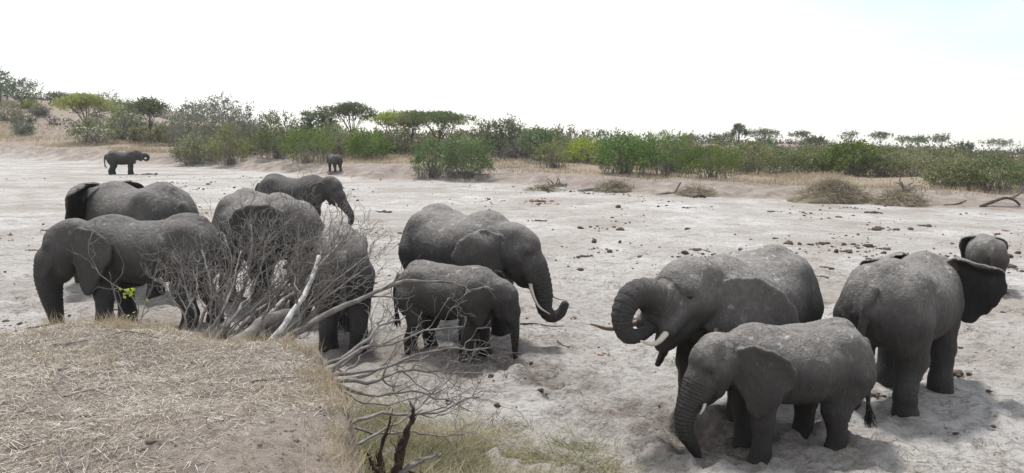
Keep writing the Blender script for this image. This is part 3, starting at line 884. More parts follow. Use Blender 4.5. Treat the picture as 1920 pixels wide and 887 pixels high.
# left front, in profile, trunk hanging down behind the crest
elephant('adult elephant in profile at far left, its trunk hanging straight down behind the grassy bank', stand(290, 612), 186, 2.28,
         headscale=1.12, head=(.63, 0, .70), pitch=-3, trunk=[(.165, 0, -.10), (.205, 0, -.22), (.205, 0, -.36), (.19, 0, -.50), (.18, 0, -.62), (.175, 0, -.70)],
         ears=(40, 42), fold=(0, .12), legs=((.05, 0), (-.02, 0), (.05, 0), (-.08, 0)), tusk=(None, tusks(.022, (.165, -.09, -.16), (.20, -.11, -.22), (.25, -.12, -.25))), dust=.5, wet_leg=.6, wet_trunk=.5, seed=1, trunk_r=1.12)
# left behind it, seen from behind, ear spread
elephant('elephant seen from behind beyond the far left elephant, one dark ear spread out', stand(268, 545), 152, 2.72,
         earz=.06, head=(.64, .02, .74), yaw=8, ears=(74, 60), ear_shade=(.6, .2), fold=(.14, .1), dust=.65, seed=2, vox=0.0132)
# behind the dead branches, head towards the camera
elephant('elephant facing right behind the tangle of dead branches, its head lowered', stand(497, 572), -48, 2.66,
         head=(.62, 0, .72), yaw=26, pitch=-14, ears=(38, 44), trunk=HANG, dust=.75, seed=3, vox=0.0127)
# rump seen through the branches
elephant('elephant turning its rump to the camera, right behind the dead branches', stand(642, 632), 104, 2.24,
         head=(.60, 0, .62), pitch=-15, wide=.72, ears=(20, 20), dust=.95, wet_leg=.7, seed=4, legs=((0, 0), (0, 0), (.06, 0), (-.05, 0)))
# the one standing farther back with curved trunk
elephant('tusked elephant with curled trunk tip standing farther back above the dead branches', stand(552, 438), -4, 2.42,
         head=(.62, 0, .74), yaw=-14, pitch=-2, ears=(40, 72), ear_size=.8,
         trunk=[(.165, 0, -.10), (.225, 0, -.20), (.31, 0, -.29), (.385, 0, -.38), (.40, 0, -.49), (.355, 0, -.56), (.31, 0, -.56)],
         tusk=(tusks(.024, (.165, .09, -.17), (.22, .12, -.28), (.31, .13, -.33)), tusks(.024, (.165, -.09, -.17), (.21, -.13, -.28), (.28, -.14, -.35))), dust=.3, seed=5, vox=0.0138)
# the tusked cow in the middle
elephant('big tusked elephant in the middle, trunk curled round its long tusk', stand(864, 618), -48, 2.52,
         head=(.57, .03, .70), yaw=32, pitch=-3, ears=(34, 50), fold=(0, .05), headscale=.96,
         trunk=[(.165, 0, -.10), (.22, 0, -.20), (.262, 0, -.31), (.278, .0, -.41), (.325, .03, -.475), (.39, .05, -.45), (.42, .06, -.38)],
         tusk=(tusks(.0165, (.165, .09, -.17), (.24, .13, -.29), (.32, .15, -.35), (.42, .14, -.36)), tusks(.0165, (.165, -.09, -.17), (.205, -.12, -.28), (.265, -.14, -.37), (.35, -.13, -.42))),
         tail=[(-.585, 0, .80), (-.63, 0, .70), (-.645, .0, .50), (-.64, .01, .32), (-.64, .01, .24)], dust=.9, wet_leg=.75, wet_trunk=.3, seed=6)
# calf in front of it
elephant('young elephant without tusks in front of the big tusked one, trunk straight down', stand(842, 662), -20, 1.66,
         headscale=.93, fill=1.0, ear_size=.9, head=(.57, 0, .65), pitch=-8, yaw=4, ears=(36, 50), trunk=[(.165, 0, -.10), (.20, 0, -.22), (.235, 0, -.36), (.26, 0, -.50), (.28, 0, -.60), (.30, 0, -.70)],
         trunk_r=.74, wide=.92, dust=.7, wet_leg=.8, wet_trunk=.6, wetside=.25, seed=7, vox=0.0138, legs=((.04, 0), (-.04, 0), (.10, 0), (.02, 0)))
# drinking cow on the right
elephant('elephant drinking with its trunk curled into its mouth, head raised', stand(1388, 752), 225, 2.40,
         head=(.62, 0, .77), yaw=-12, pitch=20, ears=(48, 44), ear_size=1.12, headscale=1.08,
         trunk=[(.165, 0, -.08), (.29, 0, -.05), (.385, 0, -.09), (.405, 0, -.19), (.345, 0, -.265), (.26, 0, -.25), (.20, 0, -.20)],
         trunk_r=.86, jaw=15, z0=-.10, tusk=(tusks(.02, (.165, .09, -.17), (.27, .125, -.265), (.37, .13, -.275)), tusks(.02, (.165, -.09, -.17), (.32, -.13, -.26), (.46, -.14, -.27))), tusk_mats=(IVORY, IVORY_BROWN),
         dust=.95, wet_leg=.8, wet_trunk=.1, seed=8, vox=0.0108)
# young one in front on the right
elephant('small elephant with a short white tusk in the right foreground, trunk in a dug hole', stand(1478, 834), 194, 1.71,
         head=(.60, 0, .70), pitch=-6, yaw=6, ears=(54, 44), headscale=1.02,
         trunk=[(.165, 0, -.10), (.225, 0, -.20), (.285, 0, -.31), (.295, 0, -.43), (.25, 0, -.52), (.215, 0, -.60), (.205, 0, -.70)],
         tusk=(tusks(.017, (.165, .09, -.17), (.20, .105, -.24), (.235, .11, -.28)), tusks(.017, (.165, -.09, -.17), (.20, -.105, -.24), (.235, -.11, -.28))),
         tail=[(-.585, 0, .80), (-.63, 0, .70), (-.65, .0, .50), (-.65, .01, .34), (-.66, .01, .26)], trunk_r=.95, dust=.9, wet_leg=.55, wet_trunk=.35, seed=9, fill=.9, z0=-.08, vox=0.0116,
         legs=((.03, 0), (-.04, 0), (.13, 0), (.19, 0)))
# right rear view with flared ear
elephant('elephant seen from behind at the right, its big black ear flared wide', stand(1682, 746), 45, 2.20, earz=.09,
         head=(.57, 0, .72), yaw=-6, pitch=6, ears=(58, 102), fold=(.15, .15), ear_shade=(.1, .8), ear_size=.98,
         tail=[(-.585, 0, .82), (-.625, .01, .74), (-.635, .03, .60), (-.63, .05, .45), (-.62, .06, .36)], dust=.85, wet_leg=.2, seed=10, vox=0.0108,
         legs=((-.05, 0), (.05, 0), (-.04, 0), (.04, 0)))
# calf behind the flared ear
elephant('small grey calf far right, seen from behind above the flared black ear', stand(1842, 542), 68, 1.50,
         earz=.08, head=(.58, 0, .70), ears=(50, 50), fold=(.1, .1), dust=.85, seed=11, vox=0.0187, detail=False)
# far elephant on the sand
elephant('lone elephant far off at left on the white sand, trunk raised to its mouth', stand(230, 327), 22, 2.5,
         head=(.56, 0, .80), pitch=10, ears=(30, 30), trunk=[(.165, 0, -.08), (.29, 0, -.05), (.385, 0, -.09), (.405, 0, -.19), (.345, 0, -.265), (.26, 0, -.25), (.20, 0, -.20)],
         dust=.2, wetside=.6, seed=12, vox=0.0231, detail=False, legs=((.03, 0), (-.03, 0), (.06, 0), (-.05, 0)))
_p = ground_at(628, 325)
elephant('tiny far elephant on the opposite bank, reaching its trunk up into a bush', (_p[0], _p[1], _p[2] - .03), 128, 1.95,
         head=(.62, 0, .84), pitch=30, trunk=[(.165, 0, -.09), (.27, 0, -.13), (.38, 0, -.12), (.49, 0, -.08), (.60, 0, -.03)], ears=(30, 30), dust=.2, seed=13, vox=0.0264, detail=False)
# ------------------------------------------------------------------ trees and bushes of the far bank
def unit(v):
    return v / (np.linalg.norm(v, axis=-1, keepdims=True) + 1e-9)


def leaf_mesh(name, P, A, L, r, dry=None, wide=.30):
    """diamond leaves: P base points, A directions, L lengths"""
    n = len(P); A = unit(A)
    B = unit(np.cross(A, r.normal(size=(n, 3)))) * (L * wide)[:, None]
    m = P + A * (L * .45)[:, None]
    V = np.stack([P, m + B, P + A * L[:, None], m - B], 1).reshape(-1, 3)
    Q = np.arange(4 * n).reshape(-1, 4)
    return mesh_np(name, V, Q, False, {'tint': ('FACE', np.clip(.5 + .33 * vnoise(P[:, 0] * .8, P[:, 1] * .8, P[:, 2] * .8, n % 97) + r.normal(0, .22, n), 0, 1)), 'dry': ('FACE', np.zeros(n) if dry is None else dry)})


def dome(w, d, h, z0, n, leaf, r, per=8, lump=.36, length=3.2, up=.32, seed=0, flat_top=2.3):
    """leaf sprays filling a lumpy dome; clumps stand proud of each other with gaps between"""
    m = n // per
    D = r.normal(size=(m * 2, 3)); D[:, 2] = np.abs(D[:, 2]) * r.choice([1, 1, 1, -.55, -.55], m * 2); D = unit(D)
    k3 = 2.6
    R = 1 + lump * vnoise(D[:, 0] * k3 + seed, D[:, 1] * k3, D[:, 2] * k3, seed) + .5 * lump * vnoise(D[:, 0] * 6.5, D[:, 1] * 6.5 + seed, D[:, 2] * 6.5, seed + 3)
    keep = r.uniform(0, 1, m * 2) < np.clip(.55 + 1.6 * (R - 1), .12, 1)
    D, R = D[keep][:m], R[keep][:m]; m = len(D)
    q = 1 / (np.abs(D[:, 0]) ** flat_top + np.abs(D[:, 1]) ** flat_top + np.abs(D[:, 2]) ** flat_top) ** (1 / flat_top)
    u = r.uniform(.25, 1.0, m) ** .45
    zc = z0 + (h - z0) * .42
    S = D * (q * R * u * .90)[:, None] * np.array([w / 2, d / 2, 1.0])
    S[:, 2] = zc + S[:, 2] * np.where(D[:, 2] > 0, (h - zc) * .92, (zc - z0))
    SD = unit(D * np.array([1, 1, .8]) + np.array([0, 0, up]) + .5 * r.normal(size=D.shape))
    t = (np.arange(per) / per)[None, :, None] * length * leaf
    P = S[:, None] + SD[:, None] * t * r.uniform(.4, 1.25, (m, 1, 1)) + r.normal(scale=leaf * .35, size=(m, per, 3))
    A = unit(SD[:, None] + .8 * r.normal(size=P.shape))
    P = P.reshape(-1, 3); A = A.reshape(-1, 3); k = P[:, 2] > .05
    P, A = P[k], A[k]
    return P, A, leaf * r.uniform(.7, 1.3, len(P))


def sprays(lobes, n, leaf, r, up=.5, length=3.5, per=8):
    vol = np.array([l[1].prod() ** .66 for l in lobes]); pick = r.choice(len(lobes), n // per, p=vol / vol.sum())
    C = np.array([lobes[i][0] for i in pick]); R = np.array([lobes[i][1] for i in pick])
    D = unit(r.normal(size=C.shape) + np.array([0, 0, .35]))
    S = C + D * R * (r.uniform(.2, 1.0, len(C)) ** .5)[:, None]
    SD = unit(D + np.array([0, 0, up]) + .55 * r.normal(size=C.shape))
    t = (np.arange(per) / per)[None, :, None] * length * leaf
    P = S[:, None] + SD[:, None] * t * r.uniform(.5, 1.3, (len(C), 1, 1)) + r.normal(scale=leaf * .35, size=(len(C), per, 3))
    A = unit(SD[:, None] + .9 * r.normal(size=P.shape))
    P = P.reshape(-1, 3); A = A.reshape(-1, 3)
    return P, A, leaf * r.uniform(.7, 1.3, len(P))


def wiggle(a, b, n, amp, r):
    t = np.linspace(0, 1, n)[:, None]
    P = a + (b - a) * t
    W = np.cumsum(r.normal(size=(n, 3)), axis=0); W -= W[0] + (W[-1] - W[0]) * t
    return P + W * amp * np.linalg.norm(b - a) / n


def make_bush(root, w, d, h, leaf, n, mat, r, seed=0, dry_to=.30, bark=None):
    P, A, L = dome(w, d, h, h * .06, n, leaf, r, seed=seed)
    dry = np.clip(r.uniform(0, .9, len(P)) * np.clip(1.35 - P[:, 2] / (h * dry_to), 0, 1.2), 0, 1)
    obj('foliage', leaf_mesh('bush_foliage', P, A, L, r, dry), mat, root)
    tb = Tubes()
    for _ in range(16):
        a = r.uniform(0, 2 * math.pi); q = r.uniform(.05, .35)
        b0 = np.array([r.uniform(-.10, .10) * w, r.uniform(-.10, .10) * d, -.1])
        tb.add(wiggle(b0, np.array([math.cos(a) * q * w, math.sin(a) * q * d, h * r.uniform(.5, .95)]), 6, .5, r), np.linspace(.010 * h + .015, .008, 6), 4, False)
    for _ in range(80):                                # thin bare twigs of the skirt
        a = r.uniform(0, 2 * math.pi); q = r.uniform(.25, .98)
        p = np.array([math.cos(a) * q * w * .44, math.sin(a) * q * d * .44, -.05])
        e = p + np.array([math.cos(a) * r.uniform(-.02, .10) * w, math.sin(a) * r.uniform(-.02, .10) * d, r.uniform(.18, .5) * h])
        tb.add(wiggle(p, e, 5, .7, r), np.linspace(.012, .007, 5) * (1 + leaf * 4), 3, False)
    obj('stems', tb.mesh('bush_stems'), bark or TWIG_GREY, root, kind='stuff')


def make_umbrella(root, w, h, leaf, n, mat, r, bark, pads=9, spread=1.0, base=.42):
    tb = Tubes(); fork = np.array([r.uniform(-.05, .05) * w, 0, h * base * r.uniform(.8, 1.05)])
    tr = .013 * h + .035
    tb.add(wiggle(np.array([0, 0, -.2]), fork, 6, .25, r), np.linspace(tr, tr * .75, 6), 7, False)
    lob = []; lt = Tubes()
    for i in range(pads):
        a = 2 * math.pi * i / pads + r.uniform(-.3, .3); q = (r.uniform(.55, .80) if i % 3 else r.uniform(.05, .35)) * spread
        c = np.array([math.cos(a) * q * w * .5, math.sin(a) * q * w * .5, h * (.985 - .14 * q ** 2 - r.uniform(0, .08)) - h * .05])
        rr = np.array([w * r.uniform(.19, .27), w * r.uniform(.19, .27), h * r.uniform(.06, .10)])
        lob.append((c, rr))
        m = fork + (c - fork) * .5 + np.array([0, 0, h * .05])
        lt.add(catmull([fork, m + r.normal(scale=.02 * w, size=3), c], 8), np.linspace(tr * .5, .02 + .002 * h, 8), 5, False)
        for _ in range(3):
            e = c + r.normal(size=3) * rr * .8
            lt.add(wiggle(m, e, 5, .5, r), np.linspace(tr * .22, .015, 5), 4, False)
    P, A, L = sprays(lob, n, leaf, r, up=.25, length=2.5)
    obj('trunk', tb.mesh('tree_trunk'), bark, root); obj('limbs', lt.mesh('tree_limbs'), bark, root)
    obj('crown', leaf_mesh('tree_crown', P, A, L, r), mat, root)


def make_round_tree(root, w, h, leaf, n, mat, r, bark, base=.30, seed=0):
    tb = Tubes(); fork = np.array([0, 0, h * base]); tr = .022 * h + .05
    tb.add(wiggle(np.array([0, 0, -.2]), fork, 6, .3, r), np.linspace(tr, tr * .7, 6), 7, False)
    lt = Tubes()
    for _ in range(13):
        a = r.uniform(0, 2 * math.pi); q = r.uniform(.08, .36) * w
        lt.add(wiggle(fork - np.array([0, 0, .1 * h * r.uniform(0, 1)]), np.array([math.cos(a) * q, math.sin(a) * q, h * r.uniform(.55, .92)]), 6, .5, r), np.linspace(tr * .5, .02, 6), 5, False)
    P, A, L = dome(w, w * .9, h, h * base * .8, n, leaf, r, lump=.42, seed=seed, up=.3)
    obj('trunk', tb.mesh('tree_trunk'), bark, root); obj('limbs', lt.mesh('tree_limbs'), bark, root)
    obj('crown', leaf_mesh('tree_crown', P, A, L, r), mat, root)


def make_bare(root, w, d, h, leaf, n, mat, r):
    """grey leafless shrub: a dome of fine upcurving twigs with a thin haze of tiny leaves"""
    tb = Tubes()
    for _ in range(260):
        a = r.uniform(0, 2 * math.pi); el = r.uniform(.1, 1.0)
        e = np.array([math.cos(a) * w * .5 * math.sqrt(1 - el ** 2 * .9), math.sin(a) * d * .5 * math.sqrt(1 - el ** 2 * .9), h * el]) * r.uniform(.75, 1.03)
        m = e * np.array([.55, .55, .62]) + r.normal(size=3) * .05 * h
        tb.add(catmull([np.array([r.normal() * .05 * w, r.normal() * .05 * d, -.05]), m, e], 6), np.linspace(.03, .010, 6) * (.5 + leaf * 4), 3, False)
    obj('branches', tb.mesh('bare_branches'), TWIG_GREY, root)
    P, A, L = dome(w, d, h, h * .08, n, leaf * .8, r)
    obj('foliage', leaf_mesh('thin_foliage', P, A, L, r), mat, root)


def make_palm(root, w, h, r, leafm, bark):
    tb = Tubes(); tb.add(wiggle(np.array([0, 0, -.2]), np.array([0, 0, h * .72]), 8, .08, r), np.linspace(.30, .20, 8), 8)
    obj('trunk', tb.mesh('palm_trunk'), bark, root)
    c = np.array([0, 0, h * .74])
    for i in range(30):                                # fan leaves on stalks, blades radiating from each stalk's end
        a = r.uniform(0, 2 * math.pi); el = r.uniform(-.55, 1.25)
        dr = np.array([math.cos(a) * math.cos(el), math.sin(a) * math.cos(el), math.sin(el)])
        e = c + dr * w * .26 * r.uniform(.8, 1.15)
        P = np.repeat(e[None], 12, 0); A = unit(dr + r.normal(scale=.55, size=(12, 3)))
        L = np.full(12, w * .27) * r.uniform(.8, 1.1, 12)
        t2 = Tubes(); t2.add(np.array([c, (c + e) / 2 + np.array([0, 0, .1]), e]), .03, 4, False)
        fr = obj('frond', leaf_mesh('palm_frond', P, A, L, r, wide=.11), leafm, root)
        obj('stalk', t2.mesh('frond_stalk'), bark, fr)


G, OL, GY, DK, YE = LEAF_GREEN, LEAF_OLIVE, LEAF_GREY, LEAF_DARK, LEAF_YELLOW
# kind, leaf material, left, right, top (picture), base row or ('D', depth), label
PLANTS = [
    ('bush', GY, 318, 486, 183, ('D', 116), 'huge grey-green rounded bush, the tallest on the left, behind the lone far elephant'),
    ('bush', OL, 338, 408, 258, 310, 'low dusty bush with grey skirt in front of the huge grey-green bush, left half'),
    ('bush', OL, 398, 466, 236, 310, 'olive bush in front of the huge grey-green bush, right half'),
    ('bush', G, 486, 560, 216, 298, 'bright green bush just right of the huge grey-green bush'),
    ('bush', G, 528, 622, 240, 306, 'broad green bush that the tiny far elephant feeds on'),
    ('round', DK, 565, 625, 204, ('D', 122), 'dark round-crowned tree left of the tall umbrella tree'),
    ('umbrella', DK, 615, 706, 195, ('D', 118), 'tallest dark umbrella tree of the middle treeline'),
    ('bush', OL, 592, 668, 232, 298, 'pale olive bush under the tall dark umbrella tree'),
    ('bush', G, 655, 728, 246, 299, 'green bush right of the tiny far elephant'),
    ('bare', GY, 712, 778, 243, 292, 'leafless grey domed shrub between two green bushes in the middle'),
    ('umbrella', YE, 690, 775, 212, ('D', 135), 'flat yellowish umbrella tree with thin crown behind the grey domed shrub'),
    ('umbrella', OL, 742, 805, 214, ('D', 118), 'small yellowish umbrella tree leaning against the wide dark one'),
    ('umbrella', DK, 766, 892, 208, ('D', 104), 'widest dark green umbrella tree with clearly forked limbs'),
    ('bush', G, 776, 846, 262, 333, 'green bush on the river edge, left one of the pair below the wide umbrella tree'),
    ('bush', G, 828, 917, 258, 334, 'green bush on the river edge, right one of the pair below the wide umbrella tree'),
    ('round', DK, 893, 982, 226, ('D', 112), 'dense dark rounded tree right of the wide umbrella tree'),
    ('bare', GY, 935, 1012, 257, 297, 'silvery leafless shrub behind golden grass at mid picture'),
    ('bush', GY, 910, 962, 262, 294, 'small grey-green bush left of the silvery shrub'),
    ('round', DK, 975, 1052, 243, ('D', 98), 'dark tree with a thin ragged top right of the silvery shrub'),
    ('bush', OL, 1010, 1066, 266, ('D', 84), 'dull olive bush below the ragged dark tree'),
    ('bush', YE, 1060, 1142, 262, 308, 'yellow-green bush at the left end of the big green thicket'),
    ('bush', G, 1125, 1215, 246, 326, 'tall dark green bush in the thicket, behind the brush pile'),
    ('bush', G, 1190, 1292, 249, 332, 'broad deep green bush in the centre of the big thicket'),
    ('bush', OL, 1230, 1310, 252, ('D', 80), 'grey-topped bush rising behind the centre of the thicket'),
    ('bush', G, 1285, 1382, 270, 336, 'bright green low bush right of the thicket centre'),
    ('bush', OL, 1362, 1442, 268, 328, 'thin olive bush below the palm'),
    ('bush', G, 1425, 1505, 282, 326, 'low green bush right of the palm'),
    ('bush', OL, 1488, 1560, 272, 326, 'olive bush behind the left side of the straw mound'),
    ('bush', G, 1545, 1650, 263, 330, 'tall green bush right above the straw mound'),
    ('bush', OL, 1620, 1690, 285, 330, 'dull green bush right of the straw mound'),
    ('bush', OL, 1670, 1762, 288, 332, 'pale olive bush behind the golden grass at right'),
    ('bush', OL, 1745, 1838, 300, 356, 'big feathery olive bush near the right edge, left of its pair'),
    ('bush', G, 1815, 1914, 296, 358, 'big green bush at the right edge above the driftwood log'),
    ('bush', DK, 1740, 1850, 285, ('D', 100), 'dark bush behind the feathery olive bush at right'),
    ('bush', OL, 1895, 1960, 312, 350, 'bush cut off by the right edge of the picture'),
    # left hill
    ('round', DK, -22, 16, 134, ('D', 190), 'dark tree cut off by the left edge on top of the hill'),
    ('round', DK, 6, 72, 150, ('D', 185), 'dark spreading tree on top of the left hill'),
    ('umbrella', DK, 88, 134, 178, ('D', 215), 'low dark tree on the skyline between the hilltop tree and the yellow-green acacia'),
    ('umbrella', YE, 108, 207, 181, ('D', 150), 'bright yellow-green acacia on the left hillside'),
    ('round', DK, 172, 214, 174, ('D', 210), 'dark tree peeping over the yellow-green acacia'),
    ('round', DK, 192, 246, 188, ('D', 190), 'dark green tree right behind the yellow-green acacia'),
    ('round', OL, 210, 262, 198, ('D', 165), 'grey-green rounded tree left of the dark trunked tree'),
    ('umbrella', DK, 254, 310, 190, ('D', 150), 'dark trunked tree standing free left of the huge bush'),
    ('bush', OL, 143, 214, 224, 268, 'olive bush on the bank above the lone far elephant'),
    ('bare', GY, 206, 248, 226, 262, 'pale grey bare shrub right of the olive bush on the left bank'),
    ('bush', OL, 240, 285, 240, 266, 'low dusty bush left of two in the grass beside the huge bush'),
    ('bush', OL, 276, 324, 238, 266, 'low dusty bush right of two in the grass beside the huge bush'),
    ('bush', OL, -14, 36, 190, 226, 'pale olive bush on the slope at the left edge'),
    ('bush', DK, 26, 54, 214, 240, 'small dark round bush on the left slope'),
    ('bush', YE, 44, 68, 188, 204, 'small yellowish bush high on the left slope'),
    ('bare', GY, 62, 92, 196, 218, 'small grey bush high on the left slope'),
    ('bush', GY, 36, 58, 238, 252, 'tiny grey bush in the golden grass at left'),
    # far ridge
    ('round', DK, 1048, 1102, 253, ('D', 235), 'far bluish tree clump left of the big thicket'),
    ('round', DK, 1092, 1152, 250, ('D', 240), 'far bluish rounded tree just left behind the thicket'),
    ('umbrella', DK, 1268, 1318, 258, ('D', 230), 'far low tree behind the thicket centre'),
    ('round', DK, 1318, 1348, 254, ('D', 240), 'far bluish tree left of the palm'),
    ('round', DK, 1345, 1374, 254, ('D', 235), 'far small tree immediately left of the palm'),
    ('palm', OL, 1372, 1402, 233, ('D', 200), 'lone fan palm standing above the thicket'),
    ('umbrella', DK, 1396, 1464, 246, ('D', 225), 'wide far umbrella tree right of the palm'),
    ('round', DK, 1418, 1452, 262, ('D', 205), 'purplish far bush below the wide umbrella tree right of the palm'),
    ('umbrella', DK, 1486, 1524, 250, ('D', 245), 'small far umbrella tree on the ridge, nearest to the straw mound'),
    ('round', DK, 1518, 1545, 262, ('D', 240), 'small far round bush on the ridge above the straw mound'),
    ('umbrella', GY, 1576, 1612, 249, ('D', 245), 'thin grey far tree behind the tall green bush on the ridge'),
    ('umbrella', DK, 1630, 1672, 250, ('D', 240), 'dark dense far umbrella tree on the ridge'),
    ('umbrella', GY, 1678, 1708, 257, ('D', 250), 'thin far tree with pale crown, left of three on the ridge'),
    ('umbrella', DK, 1702, 1742, 258, ('D', 250), 'thin far tree, middle one of three on the ridge'),
    ('umbrella', GY, 1745, 1788, 254, ('D', 250), 'see-through far tree, right one of three on the ridge'),
    ('round', DK, 1796, 1820, 272, ('D', 230), 'small dark far bush right of the see-through tree'),
    ('umbrella', GY, 1846, 1908, 264, ('D', 225), 'wide thin umbrella tree standing on the ridge at far right'),
    ('round', DK, 1900, 1940, 284, ('D', 230), 'far tree cut off by the right edge on the ridge'),
]
for i, (kind, mat, x0, x1, yt, base, label) in enumerate(PLANTS):
    r = np.random.default_rng(500 + i)
    cx = (x0 + x1) / 2
    if isinstance(base, tuple):
        D = base[1]; q = at_depth(cx, yt, D); p = np.array([q[0], D, float(land(q[0], D))])
    else:
        p = ground_at(cx, base); D = p[1]
    topz = at_depth(cx, yt, D)[2]
    w = (x1 - x0) / FOCAL_PX * D * (1.14 if kind in ('bush', 'round', 'bare') else 1.03); h = max(topz - p[2], .6) * (1.04 if kind in ('bush', 'round') else 1.0)
    area = (x1 - x0) * (h / D * FOCAL_PX)
    n = int(np.clip(area * .85, 1000, 9000)); leaf = (.0021 * D + .035) * r.uniform(.72, 1.15); n = int(n * r.uniform(.85, 1.25))
    name = {'bush': 'bush', 'bare': 'bare_shrub', 'umbrella': 'acacia_tree', 'round': 'tree', 'palm': 'fan_palm'}[kind]
    root = thing(name, p, label, 'palm' if kind == 'palm' else ('tree' if kind in ('umbrella', 'round') else 'bush'), 'plants of the far bank')
    if kind == 'bush':
        make_bush(root, w, min(w, 9), h, leaf, n, mat, r, seed=i)
    elif kind == 'bare':
        make_bare(root, w, min(w, 8), h, leaf, int(n * .45), mat, r)
    elif kind == 'umbrella':
        thin = mat is LEAF_GREY
        make_umbrella(root, w, h, leaf * (.9 if not thin else .75), int(n * (.9 if not thin else .45)), LEAF_DARK if thin else mat, r, BARK_DARK if D < 200 else TWIG_GREY, pads=10)
    elif kind == 'round':
        make_round_tree(root, w, h, leaf, n, mat, r, BARK_DARK, base=.25, seed=i)
    else:
        make_palm(root, w * 1.1, h, r, LEAF_DARK, BARK_DARK)


# ------------------------------------------------------------------ grass masses
def blade_mesh(name, P, A, L, W, r, bend=.3, seg=2, tint=None, side=None):
    """narrow curved blades as triangle strips"""
    n = len(P); A = unit(A)
    S = unit(np.cross(A, r.normal(size=(n, 3)))) if side is None else side
    Bn = unit(r.normal(size=(n, 3))) * bend
    rows = []
    for k in range(seg):
        t = k / seg
        c = P + A * (L * t)[:, None] + Bn * (L * t * t)[:, None]
        wv = S * (W * (1 - .55 * t) * .5)[:, None]
        rows += [c - wv, c + wv]
    rows.append(P + A * L[:, None] + Bn * L[:, None])
    V = np.stack(rows, 1).reshape(-1, 3); m = 2 * seg + 1; o = np.arange(n)[:, None] * m
    fs = []
    if seg > 1:
        q = [o + np.array([[2 * k, 2 * k + 1, 2 * k + 3, 2 * k + 2]]) for k in range(seg - 1)]
        fs.append(np.concatenate(q))
    fs.append(o + np.array([[2 * seg - 2, 2 * seg - 1, 2 * seg]]))
    tt = np.clip(r.normal(.5, .25, n), 0, 1) if tint is None else tint
    full = np.concatenate([np.tile(tt, seg - 1), tt])
    return mesh_np(name, V, fs, False, {'tint': ('FACE', full)})


r = np.random.default_rng(91)
n = 260000
D = 46 + 125 * r.uniform(0, 1, n) ** 1.1
X = (r.uniform(-60, 1980, n) - 960) / FOCAL_PX * D
s = edge_s(X, D)
dens = smooth01((s - 3.5) / 3) * smooth01((46 - s) / 12) * np.clip(.3 + 1.5 * vnoise(X * .16, D * .16, None, 44), 0.03, 1)
k = r.uniform(0, 1, n) < dens
X, D = X[k][:75000], D[k][:75000]
P = np.stack([X, D, land(X, D, False) - .03], -1)
A = np.stack([r.normal(scale=.3, size=len(X)), r.normal(scale=.3, size=len(X)), np.ones(len(X))], -1)
obj('golden_grass', blade_mesh('golden_grass', P, A, r.uniform(.12, .52, len(X)) * np.clip(D / 75, 1, 1.8), .018 + .0006 * D, r, .25, 1), GOLD, None, kind='stuff',
    label='golden dry grass growing in a band along the far bank', category='grass')

# dry scrub covering the slopes and the land behind the bushes: a mass of small twiggy tufts
rs = np.random.default_rng(97)
Pl, Al, Ll = [], [], []
for _ in range(1900):
    D_ = rs.uniform(95, 300); x_ = (rs.uniform(-60, 1980) - 960) / FOCAL_PX * D_
    s_ = float(edge_s(np.array(x_), np.array(D_)))
    if s_ < 20 or vnoise(np.array(x_ * .05), np.array(D_ * .05), None, 98) < -.35:
        continue
    w_ = rs.uniform(.7, 2.6) * (1.25 if D_ > 190 else 1); m_ = 40
    p_ = np.array([x_, D_, float(land(x_, D_, False))]); q_ = rs.normal(size=(m_, 3)) * np.array([w_ * .42, w_ * .42, w_ * .30]); q_[:, 2] = np.abs(q_[:, 2])
    Pl.append(p_ + q_); Al.append(rs.normal(size=(m_, 3)) + np.array([0, 0, 1.0])); Ll.append(np.full(m_, .30 + .0016 * D_) * rs.uniform(.6, 1.3, m_))
Pl = np.concatenate(Pl)
obj('dry_scrub', leaf_mesh('dry_scrub', Pl, np.concatenate(Al), np.concatenate(Ll), rs, np.clip(rs.normal(.45, .25, len(Pl)), 0, 1), .20), SCRUB, None, kind='stuff', label='low dry grey-brown scrub covering the far slopes', category='scrub')

# the unbroken wood behind the first row of bushes, too dense to tell single plants apart
Pl, Al, Ll = [], [], []
for x0_, x1_, D0, D1, y0_, y1_, n_ in ((225, 500, 150, 170, 232, 250, 12), (440, 1075, 118, 138, 238, 258, 34), (1040, 1420, 92, 112, 264, 282, 15), (1380, 1960, 84, 104, 288, 308, 16), (1400, 1800, 120, 170, 278, 292, 26)):
    for k_ in range(n_):
        px_ = x0_ + (x1_ - x0_) * (k_ + rs.uniform(0, 1)) / n_; D_ = rs.uniform(D0, D1); t_ = at_depth(px_, rs.uniform(y0_, y1_), D_)
        z_ = float(land(t_[0], D_, False)); h_ = max(t_[2] - z_, 1.2); w_ = rs.uniform(3.5, 7.5)
        P_, A_, L_ = dome(w_, w_ * .8, h_, .05, 1000, .0028 * D_ + .03, rs, seed=k_ + 40)
        Pl.append(P_ + np.array([t_[0], D_, z_])); Al.append(A_); Ll.append(L_)
Pl = np.concatenate(Pl)
obj('far_wood', leaf_mesh('far_wood', Pl, np.concatenate(Al), np.concatenate(Ll), rs, np.clip(rs.normal(.2, .25, len(Pl)), 0, 1)), LEAF_OLIVE, None, kind='stuff', label='dense olive wood filling the gaps behind the first row of bushes', category='wood')
# ------------------------------------------------------------------ near bank: straw, twigs, dead tree
r = np.random.default_rng(123)
lr = random.Random(9)


def bank_normal_z(x, y):
    return bank_h(x, y)


